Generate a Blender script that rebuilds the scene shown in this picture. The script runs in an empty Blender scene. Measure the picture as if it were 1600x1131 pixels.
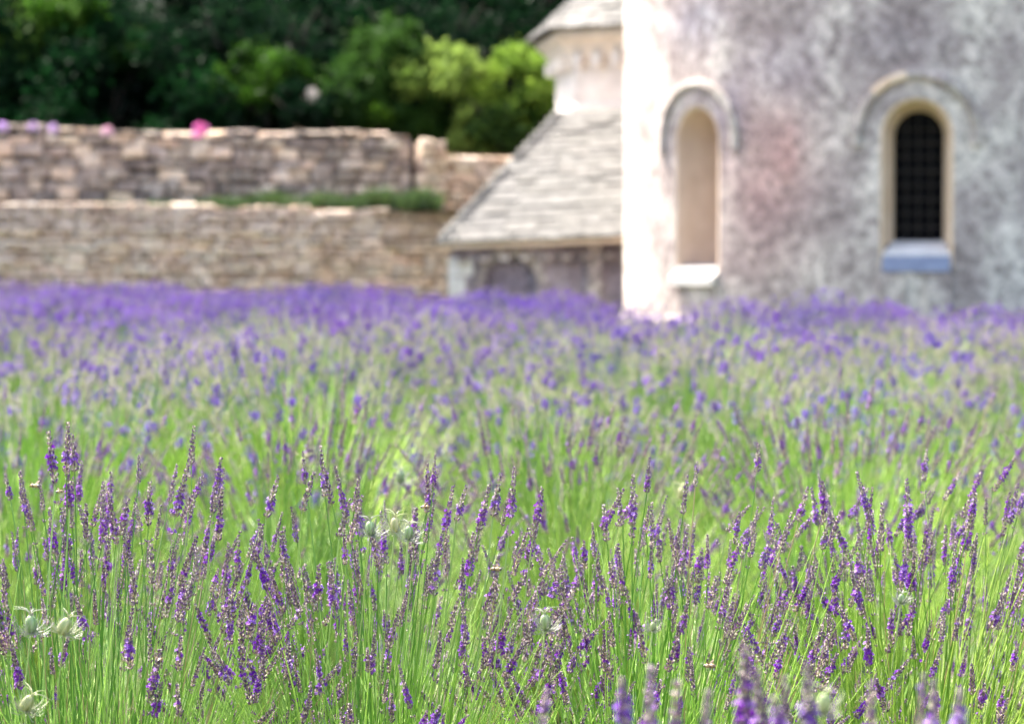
import bpy, math, random
import numpy as np
from mathutils import Vector, Matrix, Quaternion
R = math.radians
rnd = random.Random(7)
rng = np.random.default_rng(11)
sc = bpy.context.scene
C = sc.collection

# ------------------------------------------------------------------ camera
EYE = 1.0
FPX = 4444.0            # focal length in photo pixels (1600 wide)
HOR = 420.0             # row of the horizon in the photo
cam_d = bpy.data.cameras.new('camera')
cam = bpy.data.objects.new('camera', cam_d); C.objects.link(cam)
cam_d.sensor_width = 36; cam_d.lens = 100
cam_d.clip_start = 0.1; cam_d.clip_end = 600
cam.location = (0, 0, EYE)
cam.rotation_euler = (R(90) - math.atan((565.5 - HOR) / FPX), 0, 0)
cam_d.dof.use_dof = True
cam_d.dof.focus_distance = 3.72
cam_d.dof.aperture_fstop = 7.0
cam_d.dof.aperture_blades = 0
sc.camera = cam

# ------------------------------------------------------------------ light
SUN_EL = 56.0
SUN_AZ = 136.0          # world angle of the sun's bearing, from +X anticlockwise
sd = Vector((math.cos(R(SUN_AZ)) * math.cos(R(SUN_EL)), math.sin(R(SUN_AZ)) * math.cos(R(SUN_EL)), math.sin(R(SUN_EL))))
w = bpy.data.worlds.new('World'); sc.world = w; w.use_nodes = True
nt = w.node_tree; nt.nodes.clear()
sky = nt.nodes.new('ShaderNodeTexSky'); sky.sky_type = 'NISHITA'; sky.sun_disc = False
sky.dust_density = 5.0; sky.air_density = 1.0; sky.ozone_density = 1.0
sky.sun_elevation = R(SUN_EL); sky.sun_rotation = math.atan2(sd.x, sd.y)
bg = nt.nodes.new('ShaderNodeBackground'); bg.inputs['Strength'].default_value = 0.15
wo = nt.nodes.new('ShaderNodeOutputWorld')
nt.links.new(sky.outputs[0], bg.inputs[0]); nt.links.new(bg.outputs[0], wo.inputs[0])
sl = bpy.data.lights.new('sun', 'SUN'); sl.energy = 4.3; sl.angle = R(0.5); sl.color = (1.0, 0.95, 0.87)
so = bpy.data.objects.new('sun', sl); C.objects.link(so)
so.location = (-20, 20, 40)
so.rotation_euler = sd.to_track_quat('Z', 'Y').to_euler()
sc.view_settings.view_transform = 'Standard'; sc.view_settings.look = 'None'
sc.view_settings.gamma = 1; sc.view_settings.use_curve_mapping = False
sc.view_settings.exposure = 2.28
sc.cycles.use_denoising = True
sc.cycles.max_bounces = 8; sc.cycles.diffuse_bounces = 4; sc.cycles.transmission_bounces = 6
sc.cycles.sample_clamp_indirect = 6


# ------------------------------------------------------------------ helpers
def at(px, py, d):
    """photo pixel at depth d (metres along +Y) as a point"""
    t = math.atan((565.5 - HOR) / FPX)
    u = (px - 800) / FPX; v = (565.5 - py) / FPX
    dy = math.cos(t) + v * math.sin(t); dz = -math.sin(t) + v * math.cos(t)
    return Vector((u / dy * d, d, EYE + dz / dy * d))


class MB:
    """collects vertices, faces and one colour per vertex"""
    def __init__(s): s.v = []; s.f = []; s.c = []
    def add(s, vs, fs, col=(1, 1, 1)):
        n = len(s.v); s.v += [tuple(p) for p in vs]
        s.f += [tuple(i + n for i in f) for f in fs]
        if isinstance(col, list): s.c += col
        else: s.c += [col] * len(vs)
    def box(s, x0, x1, y0, y1, z0, z1, col=(1, 1, 1), m=None):
        vs = [Vector(p) for p in ((x0,y0,z0),(x1,y0,z0),(x1,y1,z0),(x0,y1,z0),(x0,y0,z1),(x1,y0,z1),(x1,y1,z1),(x0,y1,z1))]
        if m is not None: vs = [m @ p for p in vs]
        s.add(vs, [(3,2,1,0),(4,5,6,7),(0,1,5,4),(1,2,6,5),(2,3,7,6),(3,0,4,7)], col)
    def tube(s, pts, rad, sides=6, col=(1, 1, 1), cap=True):
        pts = [Vector(p) for p in pts]; n = len(pts); vs = []; fs = []
        for i, p in enumerate(pts):
            t = (pts[min(i+1, n-1)] - pts[max(i-1, 0)]).normalized()
            a = t.orthogonal().normalized() if abs(t.z) > .99 else t.cross(Vector((0,0,1))).normalized()
            b = t.cross(a); r = rad[i] if isinstance(rad, (list, tuple)) else rad
            for k in range(sides):
                q = 2 * math.pi * k / sides
                vs.append(p + (a * math.cos(q) + b * math.sin(q)) * r)
        for i in range(n-1):
            for k in range(sides):
                k2 = (k+1) % sides
                fs.append((i*sides+k, i*sides+k2, (i+1)*sides+k2, (i+1)*sides+k))
        if cap:
            fs.append(tuple(range(sides))[::-1]); fs.append(tuple((n-1)*sides + k for k in range(sides)))
        s.add(vs, fs, col)
    def ball(s, c, r, seg=8, ring=5, col=(1, 1, 1), m=None):
        vs = []; fs = []
        r = r if isinstance(r, (tuple, list, Vector)) else (r, r, r)
        for i in range(ring+1):
            a = math.pi * i / ring
            for k in range(seg):
                b = 2*math.pi*k/seg
                p = Vector((math.sin(a)*math.cos(b)*r[0], math.sin(a)*math.sin(b)*r[1], math.cos(a)*r[2]))
                vs.append((m @ p if m is not None else p) + Vector(c))
        for i in range(ring):
            for k in range(seg):
                k2 = (k+1) % seg
                fs.append((i*seg+k, (i+1)*seg+k, (i+1)*seg+k2, i*seg+k2))
        s.add(vs, fs, col)
    def arrays(s):
        return np.array(s.v, np.float32), s.f, np.array(s.c, np.float32)
    def mesh(s, name, mat, smooth=False):
        me = bpy.data.meshes.new(name); me.from_pydata(s.v, [], s.f)
        set_col(me, np.array(s.c, np.float32)); me.materials.append(mat)
        if smooth: me.shade_smooth()
        me.update(); return me
    def build(s, name, mat, parent=None, smooth=False, kind=None):
        return link(name, s.mesh(name, mat, smooth), parent, kind)


def set_col(me, c):
    a = me.color_attributes.new('tint', 'FLOAT_COLOR', 'POINT')
    d = np.ones((len(me.vertices), 4), np.float32); d[:, :3] = c
    a.data.foreach_set('color', d.ravel())


def np_mesh(name, v, tris, col, mat, smooth=False):
    """v (n,3), tris (m,3) arrays"""
    me = bpy.data.meshes.new(name)
    me.vertices.add(len(v)); me.vertices.foreach_set('co', v.astype(np.float32).ravel())
    me.loops.add(tris.size); me.loops.foreach_set('vertex_index', tris.astype(np.int32).ravel())
    me.polygons.add(len(tris)); me.polygons.foreach_set('loop_start', np.arange(0, tris.size, 3, dtype=np.int32))
    me.update(calc_edges=True); set_col(me, col); me.materials.append(mat)
    if smooth: me.shade_smooth()
    return me


def link(name, me, parent=None, kind=None):
    o = bpy.data.objects.new(name, me); C.objects.link(o)
    if parent is not None: o.parent = parent
    if kind: o['kind'] = kind
    return o


def thing(name, label, cat, loc=(0, 0, 0), rz=0.0, group=None):
    o = bpy.data.objects.new(name, None); C.objects.link(o); o.empty_display_size = .1
    o.location = loc; o.rotation_euler = (0, 0, rz)
    o['label'] = label; o['category'] = cat
    if group: o['group'] = group
    return o


def tag(o, label, cat, group=None, kind=None):
    o['label'] = label; o['category'] = cat
    if group: o['group'] = group
    if kind: o['kind'] = kind
    return o


def copy_tree(o, parent=None):
    c = o.copy(); C.objects.link(c)
    if parent is not None: c.parent = parent
    for ch in o.children: copy_tree(ch, c)
    return c


# ------------------------------------------------------------------ materials
def new_mat(name):
    m = bpy.data.materials.new(name); m.use_nodes = True
    n = m.node_tree; n.nodes.clear(); return m, n


def N(n, t, **kw):
    x = n.nodes.new(t)
    for k, v in kw.items(): setattr(x, k, v)
    return x


def mixc(n, fac, a, b, mode='MIX'):
    x = N(n, 'ShaderNodeMix', data_type='RGBA', blend_type=mode)
    for sock, val in ((x.inputs[0], fac), (x.inputs[6], a), (x.inputs[7], b)):
        if isinstance(val, bpy.types.NodeSocket): n.links.new(val, sock)
        elif isinstance(val, tuple): sock.default_value = (*val, 1) if len(val) == 3 else val
        else: sock.default_value = val
    return x.outputs[2]


def ramp(n, fac, stops):
    r = N(n, 'ShaderNodeValToRGB'); n.links.new(fac, r.inputs[0])
    e = r.color_ramp.elements
    while len(e) < len(stops): e.new(.5)
    for i, (p, c) in enumerate(stops):
        e[i].position = p; e[i].color = (*c, 1) if isinstance(c, tuple) else (c, c, c, 1)
    return r.outputs[0]


def noise(n, scale, detail=4, rough=.55, coord=None, dist=0):
    x = N(n, 'ShaderNodeTexNoise'); x.inputs['Scale'].default_value = scale
    x.inputs['Detail'].default_value = detail; x.inputs['Roughness'].default_value = rough
    x.inputs['Distortion'].default_value = dist
    if coord is not None: n.links.new(coord, x.inputs['Vector'])
    return x.outputs[0]


def coords(n, kind='Object', scale=None):
    t = N(n, 'ShaderNodeTexCoord'); o = t.outputs[kind]
    if scale:
        mp = N(n, 'ShaderNodeMapping'); mp.inputs['Scale'].default_value = scale
        n.links.new(o, mp.inputs['Vector']); o = mp.outputs[0]
    return o


def position(n, scale=None):
    o = N(n, 'ShaderNodeNewGeometry').outputs['Position']
    if scale:
        mp = N(n, 'ShaderNodeMapping'); mp.inputs['Scale'].default_value = scale
        n.links.new(o, mp.inputs['Vector']); o = mp.outputs[0]
    return o


def hsv_random(n, col, dh=.03, ds=.2, dv=.3):
    """vary a colour from one object to the next"""
    oi = N(n, 'ShaderNodeObjectInfo').outputs['Random']
    wn = N(n, 'ShaderNodeTexWhiteNoise', noise_dimensions='1D'); n.links.new(oi, wn.inputs['W'])
    sep = N(n, 'ShaderNodeSeparateColor'); n.links.new(wn.outputs['Color'], sep.inputs[0])
    h = N(n, 'ShaderNodeHueSaturation'); n.links.new(col, h.inputs['Color'])
    for i, (nm, mid, d) in enumerate((('Hue', .5, dh), ('Saturation', 1, ds), ('Value', 1, dv))):
        mr = N(n, 'ShaderNodeMapRange'); n.links.new(sep.outputs[i], mr.inputs[0])
        mr.inputs['To Min'].default_value = mid - d; mr.inputs['To Max'].default_value = mid + d
        n.links.new(mr.outputs[0], h.inputs[nm])
    return h.outputs[0]


def plant_mat(name, transl=.35, gloss=.06, rand=(.01, .1, .18), tmul=(1, 1, 1), rough=.45):
    m, n = new_mat(name)
    a = N(n, 'ShaderNodeAttribute', attribute_name='tint').outputs['Color']
    c = hsv_random(n, a, *rand)
    d = N(n, 'ShaderNodeBsdfDiffuse'); n.links.new(c, d.inputs[0])
    t = N(n, 'ShaderNodeBsdfTranslucent'); n.links.new(mixc(n, 1.0, c, tmul, 'MULTIPLY'), t.inputs[0])
    g = N(n, 'ShaderNodeBsdfGlossy'); g.inputs['Roughness'].default_value = rough
    m1 = N(n, 'ShaderNodeMixShader'); m1.inputs[0].default_value = transl
    n.links.new(d.outputs[0], m1.inputs[1]); n.links.new(t.outputs[0], m1.inputs[2])
    m2 = N(n, 'ShaderNodeMixShader'); m2.inputs[0].default_value = gloss
    n.links.new(m1.outputs[0], m2.inputs[1]); n.links.new(g.outputs[0], m2.inputs[2])
    o = N(n, 'ShaderNodeOutputMaterial'); n.links.new(m2.outputs[0], o.inputs[0])
    return m


def rough_mat(name, build, rough=.9, bump=None, bump_d=.01, spec=.25):
    m, n = new_mat(name)
    p = N(n, 'ShaderNodeBsdfPrincipled'); p.inputs['Roughness'].default_value = rough
    p.inputs['Specular IOR Level'].default_value = spec
    n.links.new(build(n), p.inputs['Base Color'])
    if bump:
        b = N(n, 'ShaderNodeBump'); b.inputs['Distance'].default_value = bump_d
        b.inputs['Strength'].default_value = 1
        n.links.new(bump(n), b.inputs['Height']); n.links.new(b.outputs[0], p.inputs['Normal'])
    o = N(n, 'ShaderNodeOutputMaterial'); n.links.new(p.outputs[0], o.inputs[0])
    return m


M_stem = plant_mat('stem_green', .30, .06, (.008, .08, .12))
M_leaf = plant_mat('leaf_green', .40, .05, (.01, .1, .2))
M_bloom = plant_mat('lavender_bloom', .30, .03, (.012, .12, .16))
M_tree = plant_mat('tree_leaf', .45, .006, (.01, .1, .15))
M_pod = plant_mat('seed_pod', .35, .05, (.01, .05, .1))


def stone_col(a, b, c, sx=1.0):
    def f(n):
        p = position(n)
        base = ramp(n, noise(n, 2.2 * sx, 6, .6, p), ((.3, a), (.5, b), (.72, c)))
        fine = ramp(n, noise(n, 18 * sx, 5, .65, p), ((.3, .62), (.6, 1.0), (.8, 1.2)))
        return hsv_random(n, mixc(n, 1.0, base, fine, 'MULTIPLY'), .010, .15, .18)
    return f


M_dry = rough_mat('dry_stone', stone_col((.66, .48, .34), (.79, .61, .45), (.89, .75, .59)), .95,
                  lambda n: noise(n, 30, 5, .6, position(n)), .012)
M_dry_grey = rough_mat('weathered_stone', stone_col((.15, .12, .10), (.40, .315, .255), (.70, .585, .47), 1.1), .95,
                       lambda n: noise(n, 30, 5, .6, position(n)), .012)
M_tan = rough_mat('tan_stone', stone_col((.60, .44, .30), (.76, .59, .42), (.88, .73, .55)), .95,
                  lambda n: noise(n, 30, 5, .6, position(n)), .012)
M_mortar = rough_mat('wall_core', lambda n: ramp(n, noise(n, 9, 5, .6, position(n)), ((.3, (.30, .21, .16)), (.7, (.46, .34, .27)))), .95)
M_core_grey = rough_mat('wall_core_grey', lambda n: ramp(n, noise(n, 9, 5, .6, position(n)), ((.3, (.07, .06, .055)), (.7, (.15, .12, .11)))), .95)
M_tile = rough_mat('roof_stone', lambda n: hsv_random(n, ramp(n, noise(n, 6, 5, .65, position(n)), ((.3, (.10, .096, .089)), (.55, (.14, .135, .125)), (.75, (.18, .173, .16)))), .01, .15, .15), .9,
                   lambda n: noise(n, 40, 4, .6, position(n)), .008)
M_ochre = rough_mat('ochre_limestone', lambda n: hsv_random(n, ramp(n, noise(n, 5, 5, .6, position(n)), ((.3, (.62, .44, .30)), (.7, (.74, .57, .42)))), .008, .1, .1), .85,
                    lambda n: noise(n, 40, 4, .6, position(n)), .004)
M_cream = rough_mat('cream_limestone', lambda n: ramp(n, noise(n, 4, 5, .6, position(n)), ((.3, (.46, .40, .34)), (.7, (.60, .54, .47)))), .9)
M_niche = rough_mat('niche_limestone', lambda n: ramp(n, noise(n, 2.5, 5, .6, position(n)), ((.3, (.52, .39, .29)), (.7, (.68, .54, .43)))), .9)
M_pale = rough_mat('pale_limestone', lambda n: hsv_random(n, ramp(n, noise(n, 4, 6, .65, position(n)), ((.3, (.46, .42, .38)), (.5, (.58, .54, .50)), (.75, (.68, .65, .60)))), .01, .1, .12), .9,
                   lambda n: noise(n, 30, 5, .6, position(n)), .006)


def apse_color(n):
    p = N(n, 'ShaderNodeNewGeometry').outputs['Position']
    tint = N(n, 'ShaderNodeAttribute', attribute_name='tint').outputs['Color']
    base = ramp(n, noise(n, 1.3, 5, .62, p, .4), ((.34, (.30, .245, .225)), (.46, (.415, .35, .32)), (.54, (.52, .45, .40)), (.65, (.66, .59, .51))))
    c = mixc(n, 1.0, base, tint, 'MULTIPLY')
    mid = ramp(n, noise(n, 7.5, 9, .76, p, .3), ((.38, .50), (.47, .82), (.54, 1.0), (.64, 1.32)))
    c = mixc(n, 1.0, c, mid, 'MULTIPLY')
    bl = ramp(n, noise(n, 8.5, 7, .7, p, .6), ((.51, 0.0), (.60, .62)))
    return mixc(n, bl, c, (.14, .105, .10))


def wall_tint(p):
    """tint on the apse that has a place of its own: rust pink stain, blue grey sky light painted in"""
    t = np.array([1.0, 1.0, 1.0])
    for px, py, d, sx, sz, col, k in ((1205, 255, 31.9, .50, .85, (.90, .63, .63), .85), (1185, 320, 31.9, .25, .4, (1.0, .70, .70), .45), (1230, 240, 31.9, .10, .35, (1.0, .62, .60), .6), (1180, 400, 31.9, .4, .3, (1.0, .84, .82), .6), (1090, 25, 32.4, .3, .3, (.62, .68, .88), .8),
                                  (1215, 105, 31.8, .32, .32, (.70, .66, .80), .7), (1140, 165, 32.2, .14, .35, (.66, .68, .90), .6), (1400, 60, 31.2, .5, .3, (.75, .74, .86), .5), (1270, 90, 31.5, .2, .5, (.72, .70, .8), .4)):  # bluish entries paint sky light into the shaded upper wall
        c = at(px, py, d); w_ = math.exp(-(((p[0]-c.x)/sx)**2 + ((p[2]-c.z)/sz)**2)*.9)*k
        if p[1] < 36: t = t*(1-w_) + np.array(col)*w_
    f = math.sin(p[0]*9.1+p[2]*3.7)*math.sin(p[2]*7.3-p[0]*2.1)
    return tuple(float(x)*(1+.07*f) for x in t)


M_apse = rough_mat('apse_limestone', apse_color, .92, lambda n: noise(n, 14, 7, .65, position(n)), .012)
M_hood = rough_mat('hood_limestone', lambda n: hsv_random(n, ramp(n, noise(n, 5, 6, .65, position(n)), ((.3, (.27, .22, .20)), (.5, (.42, .36, .32)), (.75, (.58, .52, .45)))), .01, .1, .25), .9)
M_lead_shade = rough_mat('weathered_lead_and_shade', lambda n: ramp(n, noise(n, 8, 5, .6, position(n)), ((.3, (.15, .17, .25)), (.6, (.22, .25, .35)), (.8, (.38, .41, .48)))), .6)
M_iron = rough_mat('dark_iron', lambda n: ramp(n, noise(n, 20, 3, .5, position(n)), ((.3, (.02, .018, .016)), (.7, (.05, .04, .032)))), .6)
M_door = rough_mat('blue_grey_door', lambda n: ramp(n, noise(n, 3, 4, .5, position(n, (6, 6, 1))), ((.3, (.13, .12, .17)), (.7, (.20, .185, .25)))), .7)
M_bark = rough_mat('bark', lambda n: ramp(n, noise(n, 6, 6, .6, position(n, (3, 3, 1))), ((.3, (.012, .01, .008)), (.7, (.04, .032, .024)))), .95)
M_ground = rough_mat('field_soil', lambda n: mixc(n, ramp(n, noise(n, 3, 6, .6, position(n)), ((.42, 0.0), (.6, 1.0))),
                     ramp(n, noise(n, 40, 5, .6, position(n)), ((.3, (.035, .028, .018)), (.7, (.10, .08, .055)))),
                     ramp(n, noise(n, 60, 4, .6, position(n)), ((.3, (.02, .05, .008)), (.7, (.06, .11, .02))))), .95)
M_yard = rough_mat('gravel_yard', lambda n: ramp(n, noise(n, 25, 6, .7, position(n)), ((.3, (.25, .21, .17)), (.7, (.42, .37, .31)))), .95)
M_hill = rough_mat('hill_soil', lambda n: ramp(n, noise(n, 1.5, 6, .7, position(n)), ((.35, (.003, .006, .003)), (.6, (.006, .010, .004)), (.8, (.014, .011, .008)))), .95)
M_bee = plant_mat('bee_hair', .05, .12, (.01, .05, .08))
M_wing = plant_mat('bee_wing', .6, .06, (.0, .0, .05), rough=.2)
mg, ng = new_mat('window_glass')
p_ = N(ng, 'ShaderNodeBsdfPrincipled'); p_.inputs['Base Color'].default_value = (.003, .003, .004, 1)
p_.inputs['Roughness'].default_value = .22; p_.inputs['Specular IOR Level'].default_value = .02
ng.links.new(p_.outputs[0], N(ng, 'ShaderNodeOutputMaterial').inputs[0]); M_glass = mg

# ------------------------------------------------------------------ ground
def sheet(name, x0, x1, y0, y1, nx, ny, zf, mat):
    b = MB()
    for j in range(ny+1):
        for i in range(nx+1):
            x = x0 + (x1-x0)*i/nx; y = y0 + (y1-y0)*j/ny
            b.v.append((x, y, zf(x, y))); b.c.append((1, 1, 1))
    for j in range(ny):
        for i in range(nx):
            a = j*(nx+1)+i; b.f.append((a, a+1, a+nx+2, a+nx+1))
    return b.build(name, mat, smooth=True, kind='structure')


def gz(x, y):
    z = .03*math.sin(x*1.7)*math.cos(y*1.3)
    if y > 60: z += min((y-60)*.05, 8)
    return z


g = sheet('ground', -160, 160, -60, 330, 80, 98, lambda x, y: -.05 + gz(x, y) - .04, M_yard)
fld = sheet('field_soil', -30, 26, -4, 46, 112, 100, lambda x, y: .02*math.sin(x*3.1)*math.cos(y*2.3), M_ground)


def hill_z(x, y):
    return 2.9 + max(0, (y-52.5))*.55 + .5*math.sin(x*.5+1)*math.sin(y*.4) if y > 51.4 else 2.9


hl = sheet('hillside', -90, 90, 50.9, 150, 90, 60, lambda x, y: hill_z(x, y) if x < 12 or y > 70 else hill_z(x, y), M_hill)
ter = sheet('terrace', -30, 6, 45.6, 53, 40, 8, lambda x, y: 1.93 if y < 50.9 else 2.0, M_hill)


# ------------------------------------------------------------------ stones
def stone_mesh(mat, seed, flat=.12, face=1.0):
    """unit block, x -.5...5, z -.5...5, front face at y=-.5 bulging; 26 faces or so"""
    q = random.Random(seed); vs = []
    for y, k in ((.5, 1.0), (-.28, 1.0), (-.5*face, .80)):
        for (sx, sz) in ((-1, -1), (1, -1), (1, 1), (-1, 1)):
            for e in range(1):
                vs.append((sx*.5*k + q.uniform(-flat, flat)*.4, y + q.uniform(-.06, .06), sz*.5*k + q.uniform(-flat, flat)*.5))
    cx = q.uniform(-.1, .1)
    vs.append((cx, -.5*face - q.uniform(.02, .14), q.uniform(-.1, .1)))
    fs = [(0, 1, 2, 3)]
    for r_ in (0, 4):
        for k in range(4):
            k2 = (k+1) % 4; fs.append((r_+k, r_+4+k, r_+4+k2, r_+k2))
    for k in range(4): fs.append((8+k, 12, 8+(k+1) % 4))
    b = MB(); b.add(vs, fs)
    me = b.mesh('stone', mat); return me


def stone_wall(name, label, p0, p1, z0, z1f, thick, mats, core, course=(.10, .17), width=(.18, .46), parts_above=-9, seed=1, coping=False):
    """dry stone wall between two points; face towards the camera side"""
    q = random.Random(seed)
    d = Vector((p1[0]-p0[0], p1[1]-p0[1], 0)); L = d.length; ang = math.atan2(d.y, d.x)
    t = thing(name, label, 'wall', (p0[0], p0[1], z0), ang)
    b = MB(); n = 24
    for i in range(n):
        x0 = L*i/n; x1 = L*(i+1)/n; za = z1f(x0/L)-z0-.03; zb = z1f(x1/L)-z0-.03
        b.add([(x0, .07, 0), (x1, .07, 0), (x1, thick, 0), (x0, thick, 0), (x0, .07, za), (x1, .07, zb), (x1, thick, zb), (x0, thick, za)],
              [(0, 1, 5, 4), (2, 3, 7, 6), (4, 5, 6, 7)] + ([(3, 0, 4, 7)] if i == 0 else []) + ([(1, 2, 6, 5)] if i == n-1 else []))
    b.build('wall_core', core, t)
    pool = [stone_mesh(m_, seed*50+k*7+j) for j, m_ in enumerate(mats) for k in range(7)]
    sv, sf, scol = [], [], []
    z = 0.0; first = True; nparts = 0; small = MB()
    while True:
        h = q.uniform(*course); x = -q.uniform(0, .2); any_ = False
        while x < L:
            wd = q.uniform(*width)
            if x + wd > L: wd = L - x
            if wd < .05: break
            xc = x + wd/2; x += wd
            if xc > L or xc < 0: continue
            top = z1f(xc/L) - z0
            if z + h*.55 > top: continue
            any_ = True
            hh = min(h, max(top - z, h*.6)) if z + h > top else h
            big = q.random(); hs = hh*(1.0 if big < .45 else q.uniform(.72, 1.0) if big < .75 else q.uniform(1.15, 1.7)); hs = min(hs, max(top - z + q.uniform(-.02, .05), hh*.6))
            loc = (xc, .06 + q.uniform(-.04, .03) + (.015 if hs > hh else 0), z + hs/2 + q.uniform(-.018, .018)); scl = (wd - .018, q.uniform(.2, .26), hs - .014)
            if z0 + z + hh/2 > parts_above and nparts < 300:
                o = link('stone', q.choice(pool), t); o.location = loc; o.scale = scl
                o.rotation_euler = (0, q.uniform(-.09, .09), 0); nparts += 1
            else:
                me = q.choice(pool)
                small.add([(v.co.x*scl[0]+loc[0], v.co.y*scl[1]+loc[1], v.co.z*scl[2]+loc[2]) for v in me.vertices],
                          [tuple(p.vertices) for p in me.polygons])
        z += h
        if not any_: break
    if coping:
        x = 0.0
        while x < L:
            wd = min(q.uniform(.35, .7), L-x)
            if wd < .1: break
            zt = z1f(min(1, (x+wd/2)/L)) - z0 + q.uniform(-.03, .02)
            o = link('coping_stone', q.choice(pool), t); o.location = (x+wd/2, thick/2, zt+.04)
            o.scale = (wd-.02, thick+.16, q.uniform(.06, .13)); x += wd
    if small.v: small.build('lower_stones', mats[0], t, kind='stuff')
    return t


Lw0 = at(-230, 310, 43.3); Lw1 = at(760, 331, 46.3)
stone_wall('garden_wall', 'low beige dry stone wall behind the purple far edge of the field', (Lw0.x, Lw0.y), (Lw1.x, Lw1.y), -.1,
           lambda s: 2.05 - .09*s + .015*math.sin(s*40), .5, [M_dry, M_dry], M_mortar, parts_above=.62, seed=3, course=(.07, .15), width=(.12, .5))
Uw0 = at(-230, 190, 45.4); Uw1 = at(641, 218, 48.3)
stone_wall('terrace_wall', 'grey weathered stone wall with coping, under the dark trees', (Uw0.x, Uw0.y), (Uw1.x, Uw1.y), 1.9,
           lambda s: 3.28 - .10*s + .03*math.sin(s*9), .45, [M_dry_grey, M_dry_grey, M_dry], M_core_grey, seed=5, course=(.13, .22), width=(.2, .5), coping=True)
Pw0 = at(659, 222, 48.0); Pw1 = at(697, 222, 48.1)
stone_wall('stone_pier', 'square stone pier right of the dark slot at the wall end', (Pw0.x, Pw0.y), (Pw1.x, Pw1.y), 1.9,
           lambda s: 3.17, .5, [M_tan], M_mortar, seed=8, course=(.14, .2), width=(.18, .26))
b = MB(); s0 = at(640, 222, 48.9); s1 = at(664, 222, 48.9)
b.box(s0.x, s1.x, s0.y, s0.y+.06, 1.9, 3.1); b.box(s0.x, s1.x, s0.y-.03, s0.y, 2.2, 2.28); b.box(s0.x, s1.x, s0.y-.03, s0.y, 2.8, 2.88)
o = b.build('shade_slab', M_iron); tag(o, 'dark slab added to shade the slot between terrace wall and pier', 'slab')  # added dark slab standing in for the shade inside the slot
Tw0 = at(697, 240, 48.35); Tw1 = at(900, 240, 49.0)
stone_wall('tan_wall', 'warm tan stone wall between the pier and the grey tiled roof', (Tw0.x, Tw0.y), (Tw1.x, Tw1.y), 1.5,
           lambda s: 2.97 - .05*s, .45, [M_tan], M_mortar, seed=9, course=(.12, .18), width=(.2, .45))

# ------------------------------------------------------------------ apse
AC = Vector((5.21, 35.0, 0)); AR = 3.83; ABETA = math.atan2(-AC.y, -AC.x)
AH = 7.2


def cyl(a, z, r): return Vector((AC.x + r*math.cos(ABETA + a), AC.y + r*math.sin(ABETA + a), z))


apse = thing('church_apse', 'round limestone church apse, sunlit white at its left edge, with two arched windows', 'apse', (AC.x, AC.y, -.1))
WIN = [dict(a=R(-3.2), pane=True), dict(a=R(-45.6), pane=False), dict(a=R(39.2), pane=True)]
OR_ = .40; IR_ = .268; ZC = 2.47     # outer and inner radius, sill foot, pane foot, arch centre
body = MB()
# lay out columns in arc length, with the window columns following the arch
cols = set()
for i in range(0, 217): cols.add(round(-math.pi + 2*math.pi*i/216, 5))
spans = []
for wn_ in WIN:
    wn_['zs'], wn_['zi'] = (.97, 1.31) if wn_['pane'] else (.93, 1.04)
    lo = wn_['a'] - OR_/AR; hi = wn_['a'] + OR_/AR; spans.append((lo, hi, wn_['a'], wn_['zs']))
    cols = {c for c in cols if not (lo - .012 < c < hi + .012)}
    for k in range(17): cols.add(round(wn_['a'] - math.cos(math.pi*k/16)*OR_/AR, 5))
cols = sorted(cols)


def hole(a):
    for lo, hi, c, zs_ in spans:
        if lo - 1e-4 <= a <= hi + 1e-4:
            x = (a-c)*AR; return zs_, ZC + math.sqrt(max(0, OR_**2 - x*x))
    return None


def col_pts(zs, a, b, r=AR):
    n = len(body.v)
    for z in zs:
        q = cyl(a, z, r); body.v.append((q.x-AC.x, q.y-AC.y, q.z+.1)); body.c.append(wall_tint(cyl(a, z, AR)))
    return n


for i in range(len(cols)-1):
    a, b_ = cols[i], cols[i+1]; mid = (a+b_)/2
    h0, h1 = hole(a), hole(b_)
    runs = []
    if hole(mid) and h0 and h1: runs = [((-.1, h0[0]), (-.1, h0[0])), ((h0[1], AH), (h1[1], AH))]
    else: runs = [((-.1, AH), (-.1, AH))]
    for (z0a, z1a), (z0b, z1b) in runs:
        ns = 48 if z1a - z0a > 6 else 32 if z1a - z0a > 1.5 else 8
        n0 = col_pts([z0a+(z1a-z0a)*k/ns for k in range(ns+1)], a, 0)
        n1 = col_pts([z0b+(z1b-z0b)*k/ns for k in range(ns+1)], b_, 0)
        for k in range(ns): body.f.append((n0+k, n1+k, n1+k+1, n0+k+1))
wall = body.build('wall', M_apse, apse)
import bmesh
bm = bmesh.new(); bm.from_mesh(wall.data); bmesh.ops.remove_doubles(bm, verts=bm.verts, dist=1e-4); bm.to_mesh(wall.data); bm.free()
wall.data.shade_smooth()


def arch_outline(r, zf, n=20):
    """points of an upright arch (x, z), from foot left over the crown to foot right"""
    pts = [(-r, zf)] + [(-r, zf + (ZC-zf)*k/4) for k in range(1, 4)]
    pts += [(-r*math.cos(math.pi*k/n), ZC + r*math.sin(math.pi*k/n)) for k in range(n+1)]
    pts += [(r, ZC - (ZC-zf)*k/4) for k in range(1, 5)]
    return pts


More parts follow.
